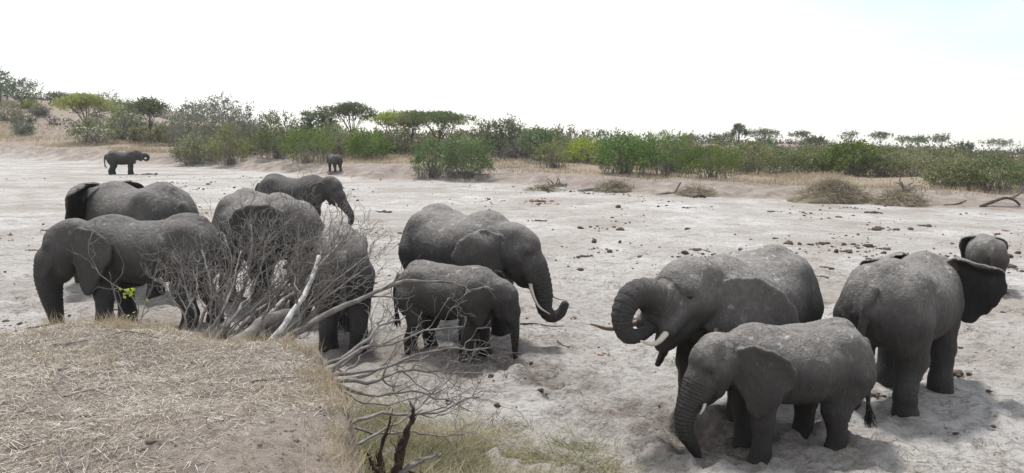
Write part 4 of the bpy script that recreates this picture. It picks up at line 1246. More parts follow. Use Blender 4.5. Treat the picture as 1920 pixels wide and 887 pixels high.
def straw_layer(n, x0, x1, y0, y1, dens, lmin, lmax, w, lift, tilt, seed):
    r = np.random.default_rng(seed)
    x = r.uniform(x0, x1, n * 3); y = r.uniform(y0, y1, n * 3)
    k = r.uniform(0, 1, n * 3) < dens(x, y)
    x, y = x[k][:n], y[k][:n]; m = len(x)
    z = bank_h(x, y) + r.uniform(.002, lift, m)
    a = r.uniform(0, 2 * math.pi, m) ; A = np.stack([np.cos(a), np.sin(a), r.normal(scale=tilt, size=m)], -1)
    L = lmin + (lmax - lmin) * r.uniform(0, 1, m) ** 1.6; L = np.where(r.uniform(0, 1, m) < .03, L * 2.6, L)
    e = .25
    z2 = bank_h(x + np.cos(a) * L * .8, y + np.sin(a) * L * .8); A[:, 2] += np.clip((z2 + .006 - z) / (L * .8), -1.5, 1.5)
    S = unit(np.cross(A, np.array([0, 0, 1.0]) + .5 * r.normal(size=(m, 3))))
    t = np.clip(.50 + .28 * vnoise(x * 1.3, y * 1.3, None, 61) + r.normal(scale=.32, size=m), 0, 1)
    return blade_mesh('straw', np.stack([x, y, z], -1), A, L, r.uniform(.6, 1.3, m) * w, r, .10, 2, t, S)


def straw_dens(x, y):
    c = crest_d(x, y)
    near_edge = np.exp(-((x + 1.7) / 1.2) ** 2 - ((y - 5.0) / 1.1) ** 2)          # bare trodden soil
    bare2 = np.clip(vnoise(x * .8, y * .8, None, 63) * 1.3 - .15, 0, 1)
    return np.clip((c > -.34) * (1.0 - .85 * near_edge - .95 * bare2), .0, 1)


obj('straw_litter', straw_layer(86000, -8.3, -.3, 4.0, 9.7, straw_dens, .035, .17, .0044, .035, .15, 71), STRAW, None, kind='stuff', label='pale dry straw litter lying all over the near bank', category='straw')
# standing stubble, densest along the crest
rr = np.random.default_rng(73)
x = rr.uniform(-8, -.6, 60000); y = rr.uniform(4.6, 9.6, 60000); c = crest_d(x, y)
k = rr.uniform(0, 1, 60000) < ((c > -.36) * (c < .9) * np.clip(.12 + .8 * vnoise(x * 1.8, y * 1.8, None, 75), 0, 1) * np.exp(-np.abs(c) / .4) * (.8 + .2 * smooth01((y - 6.8) / 1.2)) + .02 * (c > 0))
x, y = x[k], y[k]
for px_, py_, n_ in ((560, 668, 160), (585, 672, 200), (545, 655, 120), (232, 622, 260), (205, 612, 140), (470, 655, 120), (110, 618, 90), (600, 700, 140), (400, 640, 120), (300, 620, 120), (90, 690, 60), (180, 690, 50), (632, 725, 160), (642, 758, 150), (650, 800, 160), (662, 840, 160), (684, 872, 150), (618, 705, 120)):
    p_ = on_plane(px_, py_, BANK_Z); x = np.append(x, p_[0] + rr.normal(scale=.11, size=n_)); y = np.append(y, p_[1] + rr.normal(scale=.09, size=n_))
m = len(x)
A = np.stack([rr.normal(scale=.45, size=m), rr.normal(scale=.45, size=m), np.ones(m)], -1)
obj('stubble', blade_mesh('stubble', np.stack([x, y, bank_h(x, y) - .01], -1), A, rr.uniform(.05, .22, m), np.full(m, .0055), rr, .3, 2, np.clip(rr.normal(.6, .2, m), 0, 1)), GOLD, None, kind='stuff', label='short golden stubble standing along the crest of the near bank', category='grass')

# rough grass at the foot of the bank
rg = np.random.default_rng(81)
n = 160000
px = rg.uniform(600, 1300, n); py = rg.uniform(690, 960, n)
dr = np.array([on_plane(a, b, .05)[:2] for a, b in zip(px, py)]); x, y = dr[:, 0], dr[:, 1]
edge = 700 + .30 * (px - 700) + 45 * vnoise(x * 1.1, y * 1.1, None, 83)
dens = smooth01((py - edge) / 95) * smooth01((1255 - px + 70 * vnoise(x * 1.4, y * 1.4, None, 85)) / 150) * np.clip(.7 + .9 * vnoise(x * 3.4, y * 3.4, None, 84), .1, 1)
k = (rg.uniform(0, 1, n) < dens) & (crest_d(x, y) < -.1)
x, y = x[k][:34000], y[k][:34000]; m = len(x)
tint = np.clip(.52 + .40 * vnoise(x * 1.2, y * 1.2, None, 86) + rg.normal(scale=.22, size=m), 0, 1)
A = np.stack([rg.normal(scale=1.0, size=m), rg.normal(scale=1.0, size=m), rg.uniform(-.15, .7, m)], -1)
obj('rough_grass', blade_mesh('rough_grass', np.stack([x, y, land(x, y) - .02], -1), A, rg.uniform(.09, .42, m) * np.clip(1 + .6 * vnoise(x * 3.4, y * 3.4, None, 84), .6, 1.4), rg.uniform(.0035, .008, m), rg, .5, 3, tint), GREENGRASS, None, kind='stuff', label='half dry yellow-green grass growing at the foot of the near bank', category='grass')
# small green sprouts on the sand
sx, sy = [], []
for px_, py_, w_, n_ in ((1165, 538, .5, 160), (1268, 677, .25, 90), (1660, 612, .3, 60), (1710, 604, .35, 70), (1815, 622, .3, 80), (1560, 575, .3, 60), (770, 545, .25, 60), (1880, 560, .3, 60), (640, 540, .3, 60), (1710, 860, .6, 90), (1850, 840, .5, 60), (1620, 870, .5, 90), (1200, 852, .5, 140)):
    p_ = on_plane(px_, py_); sx += list(p_[0] + rg.normal(scale=w_ * .6, size=n_)); sy += list(p_[1] + rg.normal(scale=w_ * .6, size=n_))
sx, sy = np.array(sx), np.array(sy); m = len(sx)
A = np.stack([rg.normal(scale=.8, size=m), rg.normal(scale=.8, size=m), np.full(m, .6)], -1)
obj('green_sprouts', blade_mesh('green_sprouts', np.stack([sx, sy, land(sx, sy)], -1), A, rg.uniform(.04, .12, m), np.full(m, .010), rg, .4, 2, np.clip(rg.normal(.22, .15, m), 0, 1)), GREENGRASS, None, kind='stuff', label='scattered low green sprouts on the sand', category='grass')


# ------------------------------------------------------------------ fallen dead tree
def kinked(a, b, n, amp, r):
    P = wiggle(np.asarray(a, float), np.asarray(b, float), 5, amp * .55, r)
    L = np.linalg.norm(P[-1] - P[0]); P[:, 2] += .10 * L * np.sin(np.linspace(0, math.pi, 5)) * r.uniform(-.6, 1)
    return catmull(P, n) + r.normal(scale=.004, size=(n, 3))


def grow(tb, P, r0, r1, r, level, dens=1.0, up=.25, maxlev=3):
    """a crooked branch with its side twigs"""
    L = np.linalg.norm(np.diff(P, axis=0), axis=1).sum()
    n = len(P); R = r0 + (r1 - r0) * np.linspace(0, 1, n) ** .8
    tb.add(P, R, 6 if r0 > .02 else (4 if r0 > .007 else 3), r0 > .012)
    if level >= maxlev:
        return
    cnt = int(dens * L / .17 * r.uniform(.5, 1.3) + .5)
    for _ in range(cnt):
        t = r.uniform(.22, 1.0); i = min(int(t * (n - 1)), n - 2)
        p = P[i] + (P[i + 1] - P[i]) * (t * (n - 1) - i)
        tan = unit(P[i + 1] - P[i])
        q = unit(np.cross(tan, r.normal(size=3)))
        d = unit(tan * r.uniform(.7, 1.1) + q * r.uniform(.35, .95) + np.array([0, 0, up]))
        ln = L * r.uniform(.18, .45) * (1.15 - .6 * t) if level == 0 else L * r.uniform(.3, .6)
        ln = min(max(ln, .12), .95)
        rr0 = max(min(R[i] * .65, .009), .0036)
        e = p + d * ln
        m = 7 if level == 0 else 5
        grow(tb, kinked(p, e, m, 1.0, r), rr0, .0026, r, level + 1, dens, up, maxlev)


tree_base = at_depth(490, 668, 9.2)
tree_base[2] = 0.35
ft = thing('fallen_tree', tree_base, 'big fallen dead grey tree with many tangled branches lying behind the near bank', 'dead tree')
r = np.random.default_rng(205)


def limb(root, pts, r0, r1, mat, twigs=1.0, seed=0, n=14, name='limb', up=.25, amp=.25, maxlev=3):
    rr = np.random.default_rng(seed)
    C = np.array([at_depth(*p) for p in pts]); P = catmull(C, n)
    W = np.cumsum(rr.normal(size=(n, 3)), axis=0); tl = np.linspace(0, 1, n)[:, None]; W -= W[0] + (W[-1] - W[0]) * tl
    P = P + W * amp * .05
    o = np.array(root.location)
    tb = Tubes(); P = P - o
    tb.add(P, r0 + (r1 - r0) * np.linspace(0, 1, n) ** .9, 9, True, .10)
    ob = obj(name, tb.mesh(name), mat, root)
    if twigs > 0:
        tw = Tubes(); L = np.linalg.norm(np.diff(P, axis=0), axis=1).sum()
        R = r0 + (r1 - r0) * np.linspace(0, 1, n) ** .9
        for _ in range(int(twigs * L / .30) + 1):
            t = rr.uniform(.25, 1.0) ** .8; i = min(int(t * (n - 1)), n - 2)
            p = P[i] + (P[i + 1] - P[i]) * (t * (n - 1) - i); tan = unit(P[i + 1] - P[i])
            d = unit(tan * rr.uniform(.8, 1.2) + unit(np.cross(tan, rr.normal(size=3))) * rr.uniform(.3, .85) + np.array([0, 0, up]))
            grow(tw, kinked(p, p + d * rr.uniform(.2, .72), 8, .9, rr), max(min(R[i] * .55, .015), .0052), .0026, rr, 1, .65, up, maxlev)
        obj('twigs', tw.mesh('twigs'), BARK_GREY, ob, kind='stuff')
    return ob


# thick bole pieces at the foot
limb(ft, [(400, 668, 9.0), (455, 640, 9.1), (500, 605, 9.3), (545, 588, 9.5)], .10, .07, BARK_GREY, .25, 1)
limb(ft, [(430, 672, 9.2), (480, 640, 9.35), (530, 618, 9.5), (575, 612, 9.7)], .085, .05, BARK_GREY, .25, 2)
limb(ft, [(455, 676, 9.0), (505, 650, 9.05), (540, 635, 9.1)], .05, .035, BARK_GREY, .2, 3)
# the pale barked branch
limb(ft, [(478, 676, 8.95), (510, 640, 9.0), (545, 592, 9.2), (575, 545, 9.5), (598, 480, 9.9)], .046, .026, BARK_PALE, .5, 4)
# long limb reaching right
limb(ft, [(520, 650, 9.2), (575, 612, 9.3), (640, 575, 9.5), (705, 545, 9.7), (765, 528, 9.9), (850, 530, 10.2)], .048, .014, BARK_GREY, .45, 5, 18)
FAN = [
    ([(350, 640, 9.4), (372, 590, 9.5), (352, 545, 9.7), (338, 490, 9.9)], .026, .008),
    ([(345, 640, 9.3), (352, 585, 9.4), (370, 540, 9.6), (362, 505, 9.8)], .022, .007),
    ([(375, 650, 9.2), (408, 598, 9.3), (430, 550, 9.6), (452, 470, 10.2)], .034, .009),
    ([(380, 655, 9.3), (400, 600, 9.5), (395, 540, 9.8), (378, 470, 10.3)], .028, .008),
    ([(395, 655, 9.2), (440, 590, 9.4), (478, 540, 9.8), (505, 440, 10.5)], .036, .009),
    ([(410, 650, 9.4), (450, 560, 9.9), (470, 500, 10.2), (470, 420, 10.8)], .030, .008),
    ([(420, 655, 9.3), (470, 590, 9.5), (530, 540, 9.9), (572, 452, 10.5)], .036, .009),
    ([(430, 655, 9.5), (490, 575, 9.9), (545, 500, 10.4), (560, 412, 11.0)], .030, .007),
    ([(440, 655, 9.3), (510, 585, 9.6), (570, 530, 10.0), (640, 450, 10.6)], .038, .009),
    ([(450, 655, 9.4), (520, 570, 9.8), (600, 500, 10.3), (668, 430, 10.9)], .032, .007),
    ([(460, 655, 9.3), (530, 600, 9.5), (600, 560, 9.8), (690, 500, 10.3)], .036, .008),
    ([(470, 650, 9.4), (540, 560, 9.9), (575, 500, 10.3), (610, 420, 10.9)], .028, .007),
    ([(360, 645, 9.5), (345, 600, 9.7), (325, 560, 9.9), (300, 520, 10.1)], .020, .006),
    ([(500, 650, 9.3), (545, 610, 9.4), (610, 540, 9.8), (700, 470, 10.4)], .030, .007),
    ([(390, 655, 9.5), (420, 570, 9.9), (436, 500, 10.3), (420, 440, 10.8)], .026, .007),
    ([(540, 655, 9.2), (560, 600, 9.4), (548, 530, 9.8), (556, 470, 10.2)], .026, .007),
    ([(360, 650, 9.3), (400, 560, 9.7), (470, 490, 10.2), (530, 430, 10.7)], .028, .007),
]
for i, (p, a, b) in enumerate(FAN):
    limb(ft, p, a * .82, b * 1.05, BARK_GREY if i % 4 else BARK_PALE if i == 8 else BARK_GREY, 2.3, 300 + i)

q_ = np.random.default_rng(77)
for i in range(18):                                    # slender boughs filling the middle of the tangle
    bx0 = q_.uniform(370, 545); ex, ey = q_.uniform(350, 690), q_.uniform(440, 575)
    mx, my = bx0 + (ex - bx0) * .5 + q_.normal() * 22, 652 + (ey - 652) * .5 + q_.normal() * 16
    limb(ft, [(bx0, 655, 9.3), (mx, my, 9.6 + q_.uniform(0, .4)), (ex, ey, 9.9 + q_.uniform(0, .7))], q_.uniform(.010, .018), .004, BARK_GREY, 1.6, 800 + i, 12, up=.15)

low = at_depth(625, 712, 8.3); low[2] = .30
lb = thing('fallen_branch', low, 'grey fallen branches sprawling low in front of the young elephant without tusks', 'dead branch')
LOW = [
    ([(598, 690, 8.4), (660, 650, 8.8), (700, 625, 9.0), (735, 605, 9.2), (760, 592, 9.4)], .022, .006),
    ([(600, 700, 8.3), (680, 655, 8.7), (740, 640, 9.0), (800, 622, 9.3), (870, 612, 9.7)], .020, .005),
    ([(610, 705, 8.3), (690, 690, 8.6), (770, 672, 8.9), (850, 660, 9.2), (925, 650, 9.6)], .022, .005),
    ([(620, 715, 8.2), (700, 720, 8.4), (735, 695, 8.6), (810, 690, 8.9), (900, 700, 9.2)], .026, .006),
    ([(620, 720, 8.2), (690, 740, 8.3), (760, 735, 8.5), (830, 745, 8.6), (880, 770, 8.6)], .018, .004),
    ([(640, 790, 7.6), (700, 785, 7.8), (770, 790, 8.0), (830, 770, 8.3), (900, 745, 8.6)], .020, .005),
    ([(650, 800, 7.5), (720, 815, 7.7), (790, 822, 7.9), (870, 815, 8.1)], .014, .004),
    ([(615, 700, 8.3), (670, 665, 8.9), (700, 630, 9.2), (690, 585, 9.6)], .018, .005),
    ([(640, 715, 8.3), (710, 690, 8.8), (770, 680, 9.1), (825, 650, 9.5)], .018, .005),
    ([(650, 840, 7.2), (720, 800, 7.6), (790, 760, 8.1), (850, 700, 8.7)], .015, .004),
    ([(600, 695, 8.5), (650, 690, 8.8), (700, 665, 9.0), (745, 640, 9.3)], .018, .005),
    ([(630, 730, 8.0), (700, 760, 8.1), (780, 740, 8.4), (850, 725, 8.7)], .014, .004),
]
for i, (p, a, b) in enumerate(LOW):
    limb(lb, p, a * 1.15, b * 1.5, BARK_GREY, .5 if i in (0, 1, 2, 8, 10) else 1.0, 400 + i, 14, 'branch', .18, .5)

# broken stump with upright rotten shards
sb = at_depth(742, 872, 7.35); sb[2] = float(land(sb[0], sb[1])) - .05
st = thing('broken_stump', sb, 'dark reddish broken stump with two upright rotten shards below the near bank', 'stump')


def shard(pts, r0, r1, seed, mat=BARK_RED):
    rr = np.random.default_rng(seed); P = catmull([at_depth(*p) - sb for p in pts], 14)
    P = P + rr.normal(scale=.006, size=P.shape)
    tb = Tubes(); R = (r0 + (r1 - r0) * np.linspace(0, 1, 14)) * rr.uniform(.75, 1.25, 14); tb.add(P, R, 9, True, .22)
    for _ in range(9):                             # splinters
        i = rr.integers(3, 13); d = unit(P[min(i + 1, 13)] - P[i - 1] + rr.normal(scale=.03, size=3)); q0 = P[i] + rr.normal(size=3) * R[i] * .6
        tb.add(wiggle(q0 - d * .05, q0 + d * rr.uniform(.05, .16), 5, .4, rr), np.linspace(r0 * .22, .002, 5), 5)
    obj('shard', tb.mesh('shard'), mat, st)


shard([(735, 930, 7.3), (752, 850, 7.4), (768, 800, 7.45), (775, 762, 7.5)], .058, .010, 1)
shard([(725, 930, 7.3), (712, 860, 7.35), (722, 820, 7.4), (733, 782, 7.45)], .038, .007, 2)
shard([(740, 900, 7.3), (748, 840, 7.35), (760, 815, 7.4)], .045, .010, 3)
shard([(748, 890, 7.3), (790, 862, 7.4), (828, 852, 7.5)], .030, .010, 4, BARK_GREY)
shard([(720, 900, 7.2), (698, 870, 7.15), (690, 848, 7.1)], .028, .006, 5)
tb = Tubes(); rr = np.random.default_rng(6)
for i in range(16):
    a = rr.uniform(0, 2 * math.pi); tb.add(wiggle(np.array([0, 0, .15]), np.array([math.cos(a) * .35, math.sin(a) * .35, rr.uniform(-.1, .25)]), 7, .8, rr), np.linspace(.022, .005, 7), 5)
obj('roots', tb.mesh('roots'), BARK_RED, st)
# hanging root on the bank side
hr = at_depth(640, 760, 6.9)
hroot = thing('hanging_root', hr, 'dark thin root hanging down the edge of the near bank', 'root')
limb(hroot, [(622, 705, 7.2), (640, 735, 6.9), (652, 765, 6.75), (650, 790, 6.7)], .012, .005, BARK_RED, .0, 7, 10, 'root_strand')

# sapling with a few bright leaves
sp = at_depth(248, 615, 9.25); sp[2] = float(bank_h(sp[0], sp[1]))
sapling = thing('sapling', sp, 'thin bare sapling with a few bright lime leaves before the far left elephant', 'sapling')
SAP = [([(248, 618, 9.2), (262, 580, 9.25), (240, 545, 9.3), (200, 520, 9.35), (172, 500, 9.4)], .010),
       ([(252, 618, 9.2), (268, 570, 9.3), (282, 530, 9.4), (300, 490, 9.5)], .009),
       ([(245, 616, 9.2), (225, 580, 9.2), (212, 545, 9.25), (205, 510, 9.3)], .008),
       ([(255, 616, 9.2), (275, 585, 9.3), (300, 560, 9.35), (330, 545, 9.4)], .008)]
for i, (p, a) in enumerate(SAP):
    limb(sapling, p, a, .003, BARK_GREY, .7, 600 + i, 12, 'stem', .25, .25)
rr = np.random.default_rng(44)
for px_, py_, n_, sz in ((238, 548, 11, .062), (247, 553, 6, .055), (236, 590, 4, .05), (275, 565, 3, .04), (232, 540, 4, .05)):
    for _ in range(n_):
        p = at_depth(px_, py_, 9.28) - sp + rr.normal(scale=.035, size=3)
        obj('leaf', leaf_mesh('leaf', p[None], (rr.normal(size=(1, 3)) + np.array([[0, -.4, .3]])), np.array([sz]), rr, None, .38), LEAF_LIME, sapling)

# sticks lying on the bank
STICKS = [((52, 624), (112, 612), .018, 'short weathered log lying on the crest at far left'),
          ((95, 598 + 60), (165, 650), .010, 'thin grey twig just below the crest at far left'),
          ((5, 690), (128, 790), .007, 'long pale twig slanting down across the left of the bank'),
          ((190, 640), (300, 640), .009, 'dark twig half buried near the crest in the middle'),
          ((110, 712), (130, 704), .016, 'stubby brown stick in the straw at left'),
          ((120, 745), (200, 730), .010, 'bent grey stick in the middle of the straw'),
          ((150, 775), (190, 776), .010, 'dark short stick below the bent grey one'),
          ((100, 835), (145, 887), .006, 'thin curved twig at the bottom left'),
          ((20, 832), (80, 830), .010, 'dark stick at the bottom left corner'),
          ((470, 715), (570, 706), .007, 'thin twig lying towards the right of the bank'),
          ((368, 826), (400, 745), .004, 'slender dry stalk standing up from the bare soil')]
for i, (a, b, rad_, lab) in enumerate(STICKS):
    pa, pb = on_plane(*a, BANK_Z), on_plane(*b, BANK_Z)
    if i == 10:
        pa = on_plane(*a, BANK_Z); pb = at_depth(*b, pa[1])
        P = wiggle(pa, pb, 9, .4, rr)
    else:
        P = wiggle(pa, pb, 9, .35, rr); P[:, 2] = bank_h(P[:, 0], P[:, 1]) + rad_ * .7 + .012
    tb = Tubes(); tb.add(P - P[0], np.linspace(rad_, rad_ * .5, 9), 6)
    o_ = obj('stick', tb.mesh('stick'), BARK_GREY if i % 3 else BARK_DARK, None, label=lab, category='stick', group='sticks on the near bank'); o_.location = P[0]

# sticks on the sand
for i, (a, b, rad_, lab) in enumerate([((975, 610), (1065, 613), .02, 'thin dead branch on the sand below the long tusk'), ((1045, 640), (1075, 650), .012, 'small twig on the sand right of the young elephant')]):
    pa, pb = on_plane(*a), on_plane(*b); P = wiggle(pa, pb, 9, .3, rr); P[:, 2] = land(P[:, 0], P[:, 1]) + rad_ * .6
    tb = Tubes(); tb.add(P - P[0], np.linspace(rad_, rad_ * .4, 9), 6)
    o_ = obj('stick', tb.mesh('stick'), BARK_DARK, None, label=lab, category='stick', group='sticks on the sand'); o_.location = P[0]

# ------------------------------------------------------------------ driftwood and flood debris along the far edge
def driftlog(label, pts, r0, r1, seed, twigs=.0):
    p0 = ground_at(*pts[0][:2]); rr = np.random.default_rng(seed)
    root = thing('driftwood_log', p0, label, 'log', 'driftwood on the far edge')
    C = np.array([at_depth(q[0], q[1], p0[1] + (q[2] if len(q) > 2 else 0)) for q in pts]) - p0
    P = catmull(C, 14); tb = Tubes(); tb.add(P, np.linspace(r0, r1, 14) * rr.uniform(.85, 1.15, 14), 8)
    obj('trunk', tb.mesh('log_trunk'), BARK_DARK if seed % 2 else BARK_GREY, root)
    if twigs:
        tw = Tubes()
        for _ in range(int(twigs)):
            i = rr.integers(2, 13); d = unit(rr.normal(size=3) + np.array([0, 0, .7])); tw.add(wiggle(P[i], P[i] + d * rr.uniform(.4, 1.3), 6, .7, rr), np.linspace(r0 * .35, .01, 6), 5)
        obj('branch', tw.mesh('log_branches'), BARK_GREY, root)


driftlog('dark log at the far right with an arched middle', [(1838, 388), (1860, 379), (1885, 371), (1903, 376), (1912, 384)], .11, .07, 1)
driftlog('short tapered dark log left of the arched log', [(1770, 386), (1790, 384), (1812, 376)], .12, .04, 3)
driftlog('grey forked log with an upright stub below the thicket', [(1230, 366), (1252, 362), (1265, 360), (1276, 342)], .13, .07, 2)
driftlog('long low driftwood trunk lying below the brush pile', [(1085, 359), (1120, 354), (1160, 357), (1195, 362)], .16, .05, 4, 6)
driftlog('gnarled driftwood log in the pile left of the thicket', [(1020, 356), (1040, 348), (1062, 346)], .28, .14, 6, 7)
driftlog('grey root end sticking out at the right edge', [(1895, 372), (1912, 362), (1922, 352)], .12, .05, 8, 5)
driftlog('small dark log end right of the forked log', [(1300, 371), (1312, 366), (1322, 370)], .13, .08, 5, 3)


def debris(label, x0, x1, yt, yb, n, mat, seed, sticks=20, name='debris_mound', cat='debris'):
    rr = np.random.default_rng(seed); p = ground_at((x0 + x1) / 2, yb); D = p[1]
    w = (x1 - x0) / FOCAL_PX * D; h = max(at_depth((x0 + x1) / 2, yt, D)[2] - p[2], .25)
    root = thing(name, p, label, cat, 'flood debris on the far edge')
    # heap core
    th = np.linspace(0, 2 * math.pi, 22, endpoint=False); ph = np.linspace(0, 1, 7)
    V = []
    for q in ph:
        for t in th:
            k = 1 + .42 * float(vnoise(np.array([math.cos(t) * 2 + seed]), np.array([math.sin(t) * 2 + q * 3]), None, seed)[0])
            V.append((math.cos(t) * w * .46 * (1 - q ** 1.6) * k, math.sin(t) * min(w, 3.5) * .46 * (1 - q ** 1.6) * k, h * .82 * q - .1))
    V = np.array(V); i = np.arange(6)[:, None]; j = np.arange(22)[None]
    Q = np.stack([i * 22 + j, i * 22 + (j + 1) % 22, (i + 1) * 22 + (j + 1) % 22, (i + 1) * 22 + j], -1).reshape(-1, 4)
    me = mesh_np('heap', V, Q, True, {'tint': ('POINT', np.full(len(V), .25))})
    obj('heap', me, mat, root)
    a = rr.uniform(0, 2 * math.pi, n); q = rr.uniform(0, 1, n) ** .7
    R = (1 - q ** 1.6)
    P = np.stack([np.cos(a) * w * .48 * R, np.sin(a) * min(w, 3.5) * .48 * R, h * .85 * q], -1)
    A = np.stack([np.cos(a) * .55, np.sin(a) * .55, np.full(n, -.55)], -1) + rr.normal(scale=.65, size=(n, 3))
    obj('reeds', blade_mesh('reeds', P, A, rr.uniform(.3, 1.0, n) * min(1, h / .9 + .2), np.full(n, .030), rr, .5, 2), mat, root, kind='stuff')
    tb = Tubes()
    for _ in range(sticks):
        a0 = rr.uniform(0, 2 * math.pi); c = np.array([math.cos(a0) * w * .4 * rr.uniform(0, 1), math.sin(a0) * min(w, 3.5) * .4, h * rr.uniform(.1, .6)])
        d = unit(rr.normal(size=3) * np.array([1, 1, .5]) + np.array([0, 0, .15])); ln = rr.uniform(.4, 1.3) * min(1, h)
        tb.add(wiggle(c - d * ln / 2, c + d * ln, 6, .6, rr), np.linspace(.024, .008, 6), 5)
    obj('driftwood', tb.mesh('heap_sticks'), BARK_DARK, root, kind='stuff')


debris('big rounded mound of flood-dried reeds on the far edge, right of centre', 1488, 1636, 333, 378, 9000, REED, 11, 40)
debris('smaller reed heap with dark snag right of the big mound', 1640, 1732, 354, 384, 4200, REED, 12, 40)
debris('dry brush pile below the left part of the thicket', 1115, 1190, 336, 358, 2200, REED, 13, 45, 'brush_pile', 'brush pile')
debris('low brush pile behind the forked log', 1265, 1345, 350, 366, 1800, REED, 14, 35, 'brush_pile', 'brush pile')
debris('driftwood pile with gnarled log left of the thicket', 978, 1062, 345, 358, 400, REED, 15, 60, 'driftwood_pile', 'driftwood')

# dark snag standing in the smaller heap
driftlog('dark upright snag in the smaller reed heap', [(1698, 384), (1700, 366), (1694, 352), (1690, 342)], .20, .05, 7, 8)

# ------------------------------------------------------------------ dung and clods on the riverbed
def clod_mesh(seed, lump=.5, flat=.75):
    rr = np.random.default_rng(seed); n, m = 7, 5
    th = np.linspace(0, 2 * math.pi, n, endpoint=False); ph = np.linspace(0, math.pi, m)
    V = np.array([(math.sin(p) * math.cos(t), math.sin(p) * math.sin(t), math.cos(p) * flat) for p in ph for t in th])
    V *= (1 + lump * vnoise(V[:, 0] * 1.9 + seed * 7, V[:, 1] * 1.9, V[:, 2] * 1.9, seed))[:, None]
    i = np.arange(m - 1)[:, None]; j = np.arange(n)[None]
    Q = np.stack([i * n + j, (i + 1) * n + j, (i + 1) * n + (j + 1) % n, i * n + (j + 1) % n], -1).reshape(-1, 4)
    return V, Q


CL = [clod_mesh(k) for k in range(8)]
clod_me = [mesh_np('clod', V, Q, True) for V, Q in CL]
for me_ in clod_me:
    me_.materials.append(DUNG)
rr = np.random.default_rng(311)
n = 8000
D = 9.5 + 70 * rr.uniform(0, 1, n) ** 1.25
X = (rr.uniform(-20, 1940, n) - 960) / FOCAL_PX * D
near_c = rr.integers(0, 150, n); clus = rr.uniform(0, 1, n) < .55           # many lie in broken heaps
cD = 10 + 60 * rr.uniform(0, 1, 150) ** 1.1; cX = (rr.uniform(-20, 1940, 150) - 960) / FOCAL_PX * cD
X = np.where(clus, cX[near_c] + rr.normal(scale=.55, size=n), X); D = np.where(clus, cD[near_c] + rr.normal(scale=.5, size=n), D)
dens = np.clip(.35 + .9 * vnoise(X * .22, D * .16, None, 65), .04, 1) * (edge_s(X, D) < -.6) * (crest_d(X, D) < -1.2) * np.where(D < 14, .3, np.where(D < 22, .8, 1))
k = rr.uniform(0, 1, n) < dens
X, D = X[k], D[k]; size = np.clip(rr.lognormal(-3.1, .55, len(X)) * np.clip(D / 26, .5, 1.15), .02, .21)
vis = size / D * FOCAL_PX; order = np.argsort(-vis)
big, rest = order[:130], order[130:]
WH = lambda d: 'near the elephants' if d < 18 else ('in mid riverbed' if d < 34 else 'on the far riverbed')
PART = lambda x, d: ('left', 'middle', 'right')[int(np.clip((x / d * FOCAL_PX + 960) // 640, 0, 2))]
for i in big:
    x, y, s = X[i], D[i], size[i]
    o_ = obj('dung_ball', clod_me[i % 8], None, None, label='small brown dung ball ' + WH(y) + ', ' + PART(x, y) + ' third of the picture', category='dung', group='dung balls ' + WH(y) + ', ' + PART(x, y))
    o_.location = (x, y, float(land(x, y)) + s * .2); o_.scale = (s, s * rr.uniform(.6, 1.3), s * rr.uniform(.45, .9)); o_.rotation_euler = (0, 0, rr.uniform(0, 6.28))
Vs, Qs = [], []; off = 0
for i in rest:
    V, Q = CL[i % 8]; s = size[i] * .8; a = rr.uniform(0, 6.28); c_, s_ = math.cos(a), math.sin(a)
    W = V * np.array([s, s * rr.uniform(.6, 1.2), s * .7]); W = np.stack([W[:, 0] * c_ - W[:, 1] * s_, W[:, 0] * s_ + W[:, 1] * c_, W[:, 2]], -1)
    Vs.append(W + np.array([X[i], D[i], float(land(X[i], D[i])) + s * .3])); Qs.append(Q + off); off += len(V)
obj('dung_crumbs', mesh_np('dung_crumbs', np.concatenate(Vs), np.concatenate(Qs), True), DUNG, None, kind='stuff', label='small dung clods and pebbles strewn over the riverbed', category='dung')

PILES = [(1075, 594, .20, 1, 'reddish dung lump alone on the sand right of the long tusk'), (1883, 432, .45, 1, 'flat reddish dung patch at the far right above the calf'),
         (1098, 482, .40, 0, 'crumbled dung pile on the sand right of the tusked elephant head'), (1125, 664, .22, 1, 'small reddish dung scraps right of the young elephant'),
         (722, 398, .55, 0, 'brown dung patch on the sand right of the branches'), (96, 434, .50, 0, 'dark dung heap at the far left edge above the front elephant'),
         (62, 470, .28, 0, 'small dark dung clump left of the front elephant'), (1010, 415, .5, 0, 'dark dung pile above the tusked elephant trunk'),
         (1310, 470, .45, 0, 'crumbled dung pile above the drinking elephant trunk'), (1420, 485, .4, 0, 'dung lumps left of the drinking elephant back'),
         (1545, 502, .22, 1, 'round dung lumps right behind the drinking elephant'), (1545, 520, .28, 0, 'broken dung behind the drinking elephant rump'),
         (1735, 425, .6, 0, 'wide straw-coloured dung patch left of the calf'), (1290, 390, .55, 0, 'dung scatter below the forked log'),
         (1010, 378, 1.0, 1, 'wide faint reddish dung smear below the driftwood pile'), (1800, 700, .30, 0, 'dark dung strip right of the flared-ear elephant'),
         (1640, 745, .20, 0, 'dark dung lump beside the hind foot of the flared-ear elephant'), (278, 327, 1.1, 0, 'low dark heap right of the lone far elephant'),
         (755, 545, .22, 0, 'reddish brown dung beside the tusked elephant tail'), (1450, 398, .5, 0, 'dung lumps below the straw mound'), (1640, 400, .8, 0, 'long strip of crumbled dung below the reed heap')]
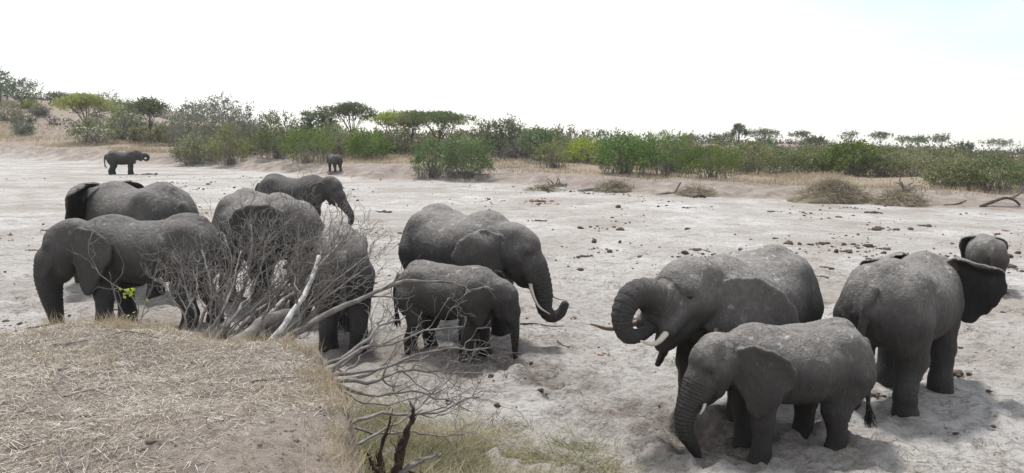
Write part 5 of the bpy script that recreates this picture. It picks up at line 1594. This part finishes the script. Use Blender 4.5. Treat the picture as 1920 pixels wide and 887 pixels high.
for i, (px_, py_, w, red, lab) in enumerate(PILES):
    p = on_plane(px_, py_); q = np.random.default_rng(700 + i)
    Vs, Qs, off = [], [], 0
    for kx in range(26):
        V, Q = CL[kx % 8]; s = w * q.uniform(.05, .17) * (1.3 if kx < 4 else 1)
        dx, dy = q.normal(scale=w * .34), q.normal(scale=w * .26)
        if kx < 4:
            dx *= .3; dy *= .3
        Vs.append(V * np.array([s, s, s * .8]) + np.array([dx, dy, s * .2])); Qs.append(Q + off); off += len(V)
    o_ = obj('dung_pile', mesh_np('dung_pile', np.concatenate(Vs), np.concatenate(Qs), True), DUNG_RED if red else DUNG, None, label=lab, category='dung', group='dung piles')
    o_.location = (p[0], p[1], float(land(p[0], p[1])))

# ------------------------------------------------------------------ loose soil crumbs on the near bank
rr = np.random.default_rng(900); Vs, Qs, off = [], [], 0
x = rr.uniform(-8, -.5, 9000); y = rr.uniform(4.2, 9.2, 9000); c = crest_d(x, y)
k = (c > -.3) & (rr.uniform(0, 1, 9000) < np.clip(1.15 - straw_dens(x, y), .06, .6) + .5 * (c < .12))
z = bank_h(x, y)
for i in np.where(k)[0][:2600]:
    V, Q = CL[i % 8]; s_ = rr.lognormal(-5.0, .5)
    Vs.append(V * s_ * np.array([1, rr.uniform(.7, 1.2), .7]) + np.array([x[i], y[i], z[i] + s_ * .2])); Qs.append(Q + off); off += len(V)
obj('soil_crumbs', mesh_np('soil_crumbs', np.concatenate(Vs), np.concatenate(Qs), True), BANK, None, kind='stuff', label='loose crumbs of brown soil on the near bank', category='soil')
# ------------------------------------------------------------------ thin dry-season haze
hv = np.array([(x, y, z) for x in (-1100., 1100.) for y in (-220., 1650.) for z in (-60., 34.)])
hq = np.array([[0, 1, 3, 2], [4, 6, 7, 5], [0, 4, 5, 1], [2, 3, 7, 6], [0, 2, 6, 4], [1, 5, 7, 3]])
hm = bpy.data.materials.new('haze'); hm.use_nodes = True; hm.node_tree.nodes.clear()
ho = hm.node_tree.nodes.new('ShaderNodeOutputMaterial'); hp = hm.node_tree.nodes.new('ShaderNodeVolumePrincipled')
hp.inputs['Color'].default_value = (0.90, 0.93, 0.98, 1); hp.inputs['Density'].default_value = 0.00019; hp.inputs['Anisotropy'].default_value = 0.2
hm.node_tree.links.new(hp.outputs[0], ho.inputs['Volume'])
obj('haze', mesh_np('haze', hv, hq), hm, None, kind='stuff')
